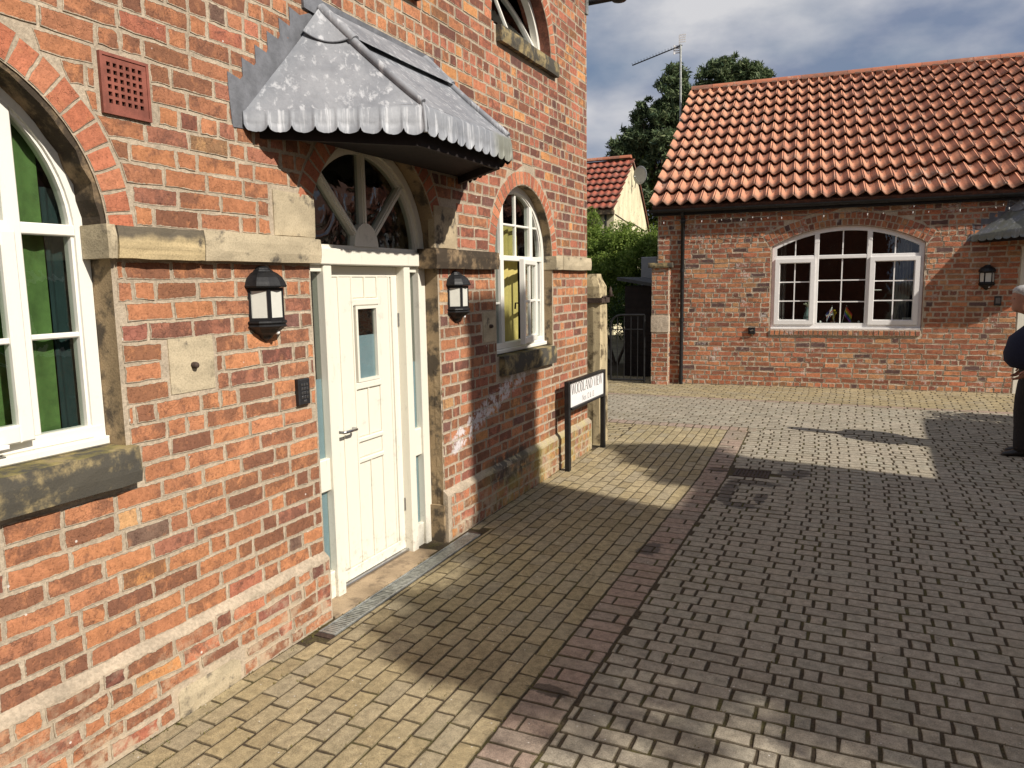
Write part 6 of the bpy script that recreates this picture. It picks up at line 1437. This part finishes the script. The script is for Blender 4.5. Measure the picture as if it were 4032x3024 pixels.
tree('leafy_tree', 'bushy mid-green tree between the cream cottage and the tiled roof', (-5.1, 30.6, .1), .2, 5.2, [(nearer(c_, 1.33), tuple(q * 1.33 for q in r_)) for c_, r_ in [((-2.9, 23, 5.0), (.75, .7, .9)), ((-3.15, 23, 4.3), (.65, .7, .8)), ((-2.4, 23, 4.2), (.8, .7, 1.0)), ((-2.6, 23, 3.0), (.8, .7, 1.0)), ((-2.3, 22.5, 1.8), (.8, .6, 1.0))]], 230, .11, M['leaf'], 8, 1.1, clumpr=.38, nclump=42, shell=.3)
tree('ivy_clad_tree', 'dark leafy column of ivy beside the end of the brick outbuilding', (-1.45, 18.8, .1), .12, 3, [((-1.55, 18.8, 3.6), (.30, .4, .9)), ((-1.45, 18.8, 2.3), (.35, .4, 1.2))], 300, .07, M['leafd'], 9, 1.0, clumpr=.2, nclump=36, shell=.3)
def bush(name, label, base, crowns, n_per, size, mat, seed, clumpr=.22, nclump=40, group='garden bushes beyond the iron gate', k=1.0):
    if k != 1.0: crowns = [(nearer(c, k), tuple(q * k for q in r)) for c, r in crowns]; b_ = nearer(base, k); base = (b_[0], b_[1], .1)
    t = thing(name, label, 'bush', base, 0, group); rg = np.random.RandomState(seed); cl = []; mb = MB()
    for (c, r) in crowns:
        cc = np.array(c) - np.array(base); cl += subclumps(rg, nclump, cc, r, clumpr, .8, .45); mb.tube([(0, 0, 0), tuple(cc * .5), tuple(cc)], [.04, .025, .008], 6)
        for _ in range(14):
            v = rg.normal(size=3); v[2] = abs(v[2]); v /= np.linalg.norm(v); e = cc + v * np.array(r) * 1.1; mb.tube([tuple(cc), tuple(e)], [.01, .003], 4); cl.append((*e, .06, .06, .10))
    mb.build('stem', M['bark'], t, origin=(0, 0, 0)); leaf_cloud('foliage', cl, n_per, size, mat, t, elong=1.15, seed=seed, shell=.3, org=(0, 0, 0)); return t
bush('bush', 'tall bright green bush against the corner of the brick house', (-2.9, 16.2, .1), [((-2.95, 16, 2.85), (.40, .5, .55)), ((-2.85, 15.8, 2.3), (.5, .5, .6)), ((-3.4, 16, 2.2), (.6, .5, 1.0)), ((-2.9, 16, 1.5), (.6, .5, .7))], 330, .068, M['leaf'], 11, nclump=70, k=1.375, clumpr=.26)
bush('bush', 'sunlit green bush in front of the cream gable', (-1.95, 15.8, .1), [((-2.0, 15.8, 2.65), (.42, .5, .42)), ((-1.7, 15.6, 2.2), (.42, .5, .5)), ((-2.2, 15.6, 2.1), (.45, .5, .5)), ((-1.95, 15.7, 1.5), (.5, .5, .6))], 330, .068, M['leaf'], 12, nclump=70, k=1.375, clumpr=.26)
bush('bush', 'green bush beside the grey meter box', (-1.25, 15.7, .1), [((-1.25, 15.7, 2.55), (.30, .4, .30)), ((-1.2, 15.6, 2.1), (.32, .4, .4)), ((-1.4, 15.5, 1.6), (.35, .4, .5))], 330, .068, M['leaf'], 13, nclump=60, k=1.375, clumpr=.26)
bush('ivy_bush', 'dark ivy hanging low behind the bars of the iron gate', (-2.0, 15.2, .1), [((-2.3, 15.2, 1.2), (.7, .3, .55)), ((-1.6, 15.3, 1.1), (.4, .3, .6)), ((-2.9, 15.2, .9), (.5, .3, .6))], 300, .05, M['leafd'], 14, nclump=26)
# garden wall behind the gate, low step
t = thing('garden_wall', 'low brick garden wall in deep shade behind the gate', 'wall', (-2.5, 13.35, .1)); mb = MB(); mb.box(I3, -1.2, .75, 0, .22, 0, 1.0); mb.build('wall_core', M['mortarR'], t)
sp = lay(-1.19, .74, 0.02, 1.0, .0815, [], hdr=.3, vary=.003); emit(sp, lambda u, v, n: (u, -n, v), {'a': M['brickR']}, t, tf=lambda p: p + Vector((-2.5, 13.35, .1)))
mb = MB(); mb.box(I3, -1.25, .8, -.04, .26, 1.0, 1.06); mb.build('coping', M['stone_dark'], t)
hb = leaf_cloud('distant_hedge', [(x, 44 + 2 * math.sin(x), 1.6, 2.2, 1.2, 1.7) for x in np.arange(-34, 8, 1.8)], 300, .30, M['leafd'], None, seed=21); tag(hb, 'distant dark hedge line behind the houses', 'hedge', kind='stuff')

# ------------------------------------------------------------------ person at the right edge
pe = thing('person', 'grey-haired man in navy jumper and dark trousers standing at the right edge', 'person', (4.33, 9.02, gz(0, 9.0)))
M['skin'] = plain_mat('pale_skin', (0.36, 0.18, 0.12), .6, var=.15, sc=14); M['navy'] = plain_mat('navy_wool', (0.008, 0.010, 0.028), .9, var=.25, sc=60); M['trouser'] = plain_mat('charcoal_trousers', (0.022, 0.020, 0.020), .9, var=.2, sc=40)
M['hair'] = plain_mat('grey_hair', (0.42, 0.41, 0.39), .8, var=.3, sc=80, bump=.003); M['leather'] = plain_mat('black_shoe_leather', (0.012, 0.011, 0.010), .35, var=.2)
def ell(cx, cy, z, rx, ry, n=20, f=None, tx=0.0):
    r_ = []
    for k in range(n):
        a = 2 * PI * k / n; q = 1 + (f(a) if f else 0); r_.append((cx + rx * q * math.cos(a), cy + ry * q * math.sin(a), z + tx * math.cos(a)))
    return r_
def skinmesh(joints, edges, radii, name, mat, parent, lv=2):
    me = bpy.data.meshes.new(name); me.from_pydata(joints, edges, []); ob = bpy.data.objects.new(name, me); COL.objects.link(ob); ob.parent = parent
    md = ob.modifiers.new('s', 'SKIN'); 
    for k, r_ in enumerate(radii): me.skin_vertices[0].data[k].radius = (r_, r_) if not isinstance(r_, tuple) else r_
    me.skin_vertices[0].data[0].use_root = True; ob.modifiers.new('u', 'SUBSURF').levels = lv; ob.modifiers['u'].render_levels = lv; me.materials.append(mat)
    dg = bpy.context.evaluated_depsgraph_get(); m2 = bpy.data.meshes.new_from_object(ob.evaluated_get(dg)); bpy.data.objects.remove(ob)
    m2.polygons.foreach_set('use_smooth', [True] * len(m2.polygons)); o2 = bpy.data.objects.new(name, m2); COL.objects.link(o2); o2.parent = parent; ABS[o2.name] = Vector((0, 0, 0)); return o2
# body: head and neck continue into one torso surface (facing -x)
hx = -0.10
hfx = -0.085
def facef(z):
    def f(a):
        d = abs(((a - PI) + PI) % (2 * PI) - PI); v = 0
        if 1.535 < z < 1.60: v += .34 * math.exp(-(d / .20) ** 2) * (1 - (z - 1.535) / .07) + .0       # nose
        if abs(z - 1.50) < .016: v += .06 * math.exp(-(d / .3) ** 2)      # lips
        if abs(z - 1.612) < .012: v += .05 * math.exp(-(d / .5) ** 2)     # brow
        if abs(z - 1.585) < .012: v -= .05 * math.exp(-((d - .38) / .15) ** 2)
        if z < 1.475: v += .06 * math.exp(-(d / .5) ** 2)
        return v
    return f
body = MB(); rings = []
for z, rx, ry, cx in ((0.86, .13, .16, .02), (1.0, .13, .17, 0), (1.2, .13, .18, .02), (1.34, .11, .17, .04), (1.385, .075, .085, .01), (1.41, .058, .060, -.02), (1.44, .058, .060, -.04), (1.455, .075, .062, -.075), (1.47, .086, .066, -.085), (1.485, .088, .068, -.09), (1.50, .090, .070, -.09), (1.515, .090, .072, -.09), (1.535, .092, .074, -.09), (1.550, .094, .075, -.088), (1.57, .096, .076, -.085), (1.588, .097, .077, -.085), (1.61, .100, .078, -.085), (1.64, .100, .078, -.085), (1.66, .096, .075, -.083), (1.685, .082, .065, -.08), (1.70, .06, .05, -.075), (1.708, .025, .02, -.075)):
    rings.append(ell(cx + (hfx * min(1, max(0, (z - 1.38) / .06))), 0, z, rx, ry, 28, facef(z) if z > 1.45 else None))
body.loft(rings)
for s_ in (-1, 1): body.lathe([(0.0, .012), (.012, .010), (.017, .004), (.013, -.002), (0, -.002)], 10, lambda x, y, z, s_=s_: (-.085 + hfx + x * .8, s_ * (.074 + z), 1.57 + y * 1.8))
# forearm and hand (near arm hanging in front, far arm hidden)
def arm(s_, sh_, el, wr):
    body.tube([sh_, el, tuple((Vector(el) + Vector(wr)) / 2), wr], [.05, .042, .038, .027], 12)
    d = (Vector(wr) - Vector(el)).normalized(); w = Vector(wr); side = Vector((-.9, s_ * .1, 0)).normalized(); palm = w + d * .05
    body.tube([w - d * .01, w + d * .03, w + d * .075], [.026, .036, .034], 10)
    for k in range(4):
        o = w + d * .075 + side * (.027 - .018 * k); l = (.065, .075, .070, .055)[k]; b_ = Vector((-.012, -s_ * .006, 0)); body.tube([o - d * .015, o + d * l * .45 + b_, o + d * l * .75 + b_ * 2.2, o + d * l * .92 + b_ * 4], [.0095, .0085, .0078, .006], 8)
    o = w + d * .025 + side * .03; body.tube([o, o + side * .022 + d * .025, o + side * .026 + d * .055], [.012, .0105, .008], 8)
arm(-1, (.02, -.19, 1.30), (.03, -.25, 1.08), (-.10, -.23, .905)); arm(1, (.02, .19, 1.30), (.05, .25, 1.08), (-.06, .24, .90))
bo = body.build('body', M['skin'], pe, origin=(0, 0, 0))
mb = MB()
for s_ in (-1, 1): mb.lathe([(0, .007), (.007, .004), (.009, 0), (.006, -.004), (0, -.006)], 8, lambda x, y, z, s_=s_: (-.172 + hfx - z * .5, s_ * .031 + x, 1.588 + y * .7))
mb.build('eye', M['void'], pe)
hr = MB(); rings = []
for z, rx, ry, cx in ((1.46, .050, .066, -.015), (1.50, .066, .076, -.022), (1.53, .074, .080, -.030), (1.57, .084, .085, -.042), (1.61, .100, .087, -.060), (1.645, .108, .087, -.075), (1.675, .106, .084, -.078), (1.70, .090, .072, -.075), (1.718, .058, .048, -.07), (1.725, .02, .02, -.07)): rings.append(ell(cx + hfx + (.0 if z > 1.63 else .018), 0, z, rx, ry, 24, lambda a, z=z: .03 * math.sin(7 * a + z * 60)))
hr.loft(rings); hr.build('hair', M['hair'], pe)
sw = MB(); rings = []
for z, rx, ry, cx in ((.885, .155, .19, -.02), (.90, .19, .215, -.06), (.96, .225, .235, -.075), (1.04, .24, .24, -.075), (1.12, .235, .24, -.06), (1.2, .22, .235, -.05), (1.28, .18, .23, -.01), (1.34, .145, .22, .02), (1.385, .11, .16, .015), (1.41, .078, .09, -.005), (1.43, .070, .072, -.02), (1.432, .064, .066, -.02)): rings.append(ell(cx, 0, z, rx, ry, 28, lambda a, z=z: .012 * math.sin(5 * a + z * 31) + .008 * math.sin(11 * a - 20 * z)))
sw.loft(rings)
for s_ in (-1, 1): sw.tube([(.02, s_ * .17, 1.35), (.03, s_ * .225, 1.26), (.035, s_ * .255, 1.1), (-.02 if s_ < 0 else .0, s_ * .25, 1.0), (-.085 if s_ < 0 else -.05, s_ * .235, .93)], [.085, .078, .066, .058, .046], 16)
sw.build('jumper', M['navy'], pe)
tr = MB(); rings = []
for z, rx, ry, cx in ((.78, .13, .175, .0), (.84, .15, .185, -.01), (.90, .155, .185, -.015), (.93, .15, .18, -.015)): rings.append(ell(cx, 0, z, rx, ry, 24))
tr.loft(rings)
for s_, off in ((-1, -.03), (1, .03)):
    rings = []
    for z, r_, cx in ((.06, .062, -.085), (.10, .066, -.09), (.2, .068, -.09), (.32, .072, -.09), (.45, .080, -.095), (.6, .092, -.08), (.74, .105, -.05), (.84, .11, -.02)): rings.append(ell(cx + off, s_ * (.115 - .02 * (z / .8)), z, r_ * 1.05, r_, 18, lambda a, z=z: .035 * math.sin(4 * a + z * 40)))
    tr.loft(rings)
tr.build('trousers', M['trouser'], pe)
for s_, off in ((-1, -.03), (1, .03)):
    sh_ = MB(); rings = []
    for x, w_, h_ in ((.07, .03, .05), (.06, .040, .075), (.0, .042, .095), (-.06, .044, .085), (-.12, .050, .06), (-.17, .048, .045), (-.20, .034, .032), (-.21, .01, .01)):
        rings.append([(x + off - .05, s_ * .115 + w_ * math.cos(2 * PI * k / 12), max(0.0, h_ * .5 + h_ * .55 * math.sin(2 * PI * k / 12))) for k in range(12)])
    sh_.loft(rings); sh_.build('shoe', M['leather'], pe)

# ------------------------------------------------------------------ unseen buildings and trees out of frame, shaped to cast the yard's shade
def simple_house(name, label, x0, x1, y0, y1, ze, zr, mats, chims=()):
    t = thing(name, label, 'house', ((x0 + x1) / 2, (y0 + y1) / 2, 0)); c = Vector(((x0 + x1) / 2, (y0 + y1) / 2, 0)); xm = (x0 + x1) / 2
    w = MB(); ps = [(x0, 0 - .3), (x1, -.3), (x1, ze), (xm, zr), (x0, ze)]
    w.add([tuple(Vector((x, y, z)) - c) for y in (y0, y1) for x, z in ps], [[0, 1, 2, 3, 4], [9, 8, 7, 6, 5], [0, 4, 9, 5], [1, 6, 7, 2]]); wl = w.build('wall', mats[0], t)
    r_ = MB(); o = .18
    for sx_, xe in ((1, x0), (-1, x1)):
        dz = (zr - ze) / (xm - x0); xe2 = xe - sx_ * o; ze2 = ze - dz * o
        a = [(xe2, ze2), (xm, zr), (xm, zr + .09), (xe2, ze2 + .09)]
        r_.add([tuple(Vector((x, y, z)) - c) for y in (y0 - .05, y1 + .05) for x, z in a], [[0, 1, 2, 3], [7, 6, 5, 4], [3, 2, 6, 7], [0, 4, 5, 1], [0, 3, 7, 4]])
    ro = r_.build('roof', mats[1], t)
    for (cy0, cy1, cx0, cx1, zt) in chims:
        ch = MB(); ch.box(I3, cx0 - c.x, cx1 - c.x, cy0 - c.y, cy1 - c.y, ze, zt - .18, ch=.02); ch.box(I3, cx0 - c.x - .05, cx1 - c.x + .05, cy0 - c.y - .05, cy1 - c.y + .05, zt - .18, zt, ch=.03); k = ch.build('chimney', mats[0], ro)
    for wy in np.arange(y0 + .8, y1 - .6, 1.5):
        f = MB(); P_ = lambda u, v, n: (x0 - c.x - n, u - c.y, v); f.band([(wy - .4, 1.0), (wy + .4, 1.0), (wy + .4, 2.1), (wy - .4, 2.1)], [(wy - .33, 1.07), (wy + .33, 1.07), (wy + .33, 2.03), (wy - .33, 2.03)], P_, 0.0, .04, True); fw = f.build('window', M['upvc'], t)
        g = MB(); g.box(P_, wy - .33, wy + .33, 1.07, 2.03, .005, .012); g.build('pane', M['void'], fw)
    return t
SH = (M['brickR'], M['tile2'])
simple_house('occluder_house', 'unseen brick house with tall chimney, shaped to cast shade on the yard', 6.4, 11.6, 2.53, 5.81, 3.75, 5.9, SH, [(2.61, 3.69, 8.6, 9.4, 8.5)])  # unseen; outline worked back from the shade it must cast
simple_house('occluder_wing', 'unseen low brick wing with tiled roof, shaped to cast shade on the yard', 7.0, 11.0, 5.86, 9.18, 2.8, 4.35, SH)  # unseen; ridge height set by where its shade must end
def screen_tree(label, base, crowns, seed, nper=240, size=.105, nclump=46, cr_=.30): crowns = [((c[0], c[1] - .47, c[2]), r) for c, r in crowns]; return tree('broadleaf_tree', label, base, .16, 4.2, crowns, nper, size, M['leafd'], seed, 1.1, clumpr=cr_, nclump=nclump, shell=.2)
screen_tree('broadleaf tree near the yard behind the viewer on the right', (9.2, 2.0, 0), [((9.1, 2.05, 6.0), (.7, .85, .75)), ((9.1, 2.75, 6.35), (.6, .42, .55)), ((9.0, 2.8, 5.9), (.6, .42, .5)), ((9.1, 1.75, 6.15), (.6, .55, .35)), ((9.1, 2.4, 5.6), (.7, .7, 1.1)), ((9.1, 2.3, 4.3), (.9, .75, 1.0)), ((9.1, 2.4, 3.2), (.9, .8, 1.0)), ((9.1, 2.2, 2.2), (.9, .6, 1.0))], 31, nper=88, nclump=46)
screen_tree('unseen round tree crown added to fill out the shade on the yard', (9.6, 5.7, 0), [((9.2, 5.85, 6.35), (.4, .42, .42)), ((9.2, 5.5, 6.0), (.45, .45, .35)), ((9.2, 5.6, 5.4), (.6, .6, .6))], 32, nper=420, cr_=.22)  # added crown stands in for a roof-like outline in the shade
t = bush('bush', 'stand-in bush out of view, added to cast shade on the yard', (5.35, 10.5, .1), [((5.4, 10.55, .75), (.35, .45, .6))], 420, .06, M['leafd'], 33, nclump=40, group=None)  # stand-in for an unknown caster; only its shade reaches the view
simple_house('backdrop_barn', 'unseen brick barn added behind the viewer to darken the window reflections', -1.5, 7.5, -19, -10, 5.2, 8.5, SH)  # backdrop added so the far window mirrors something dark
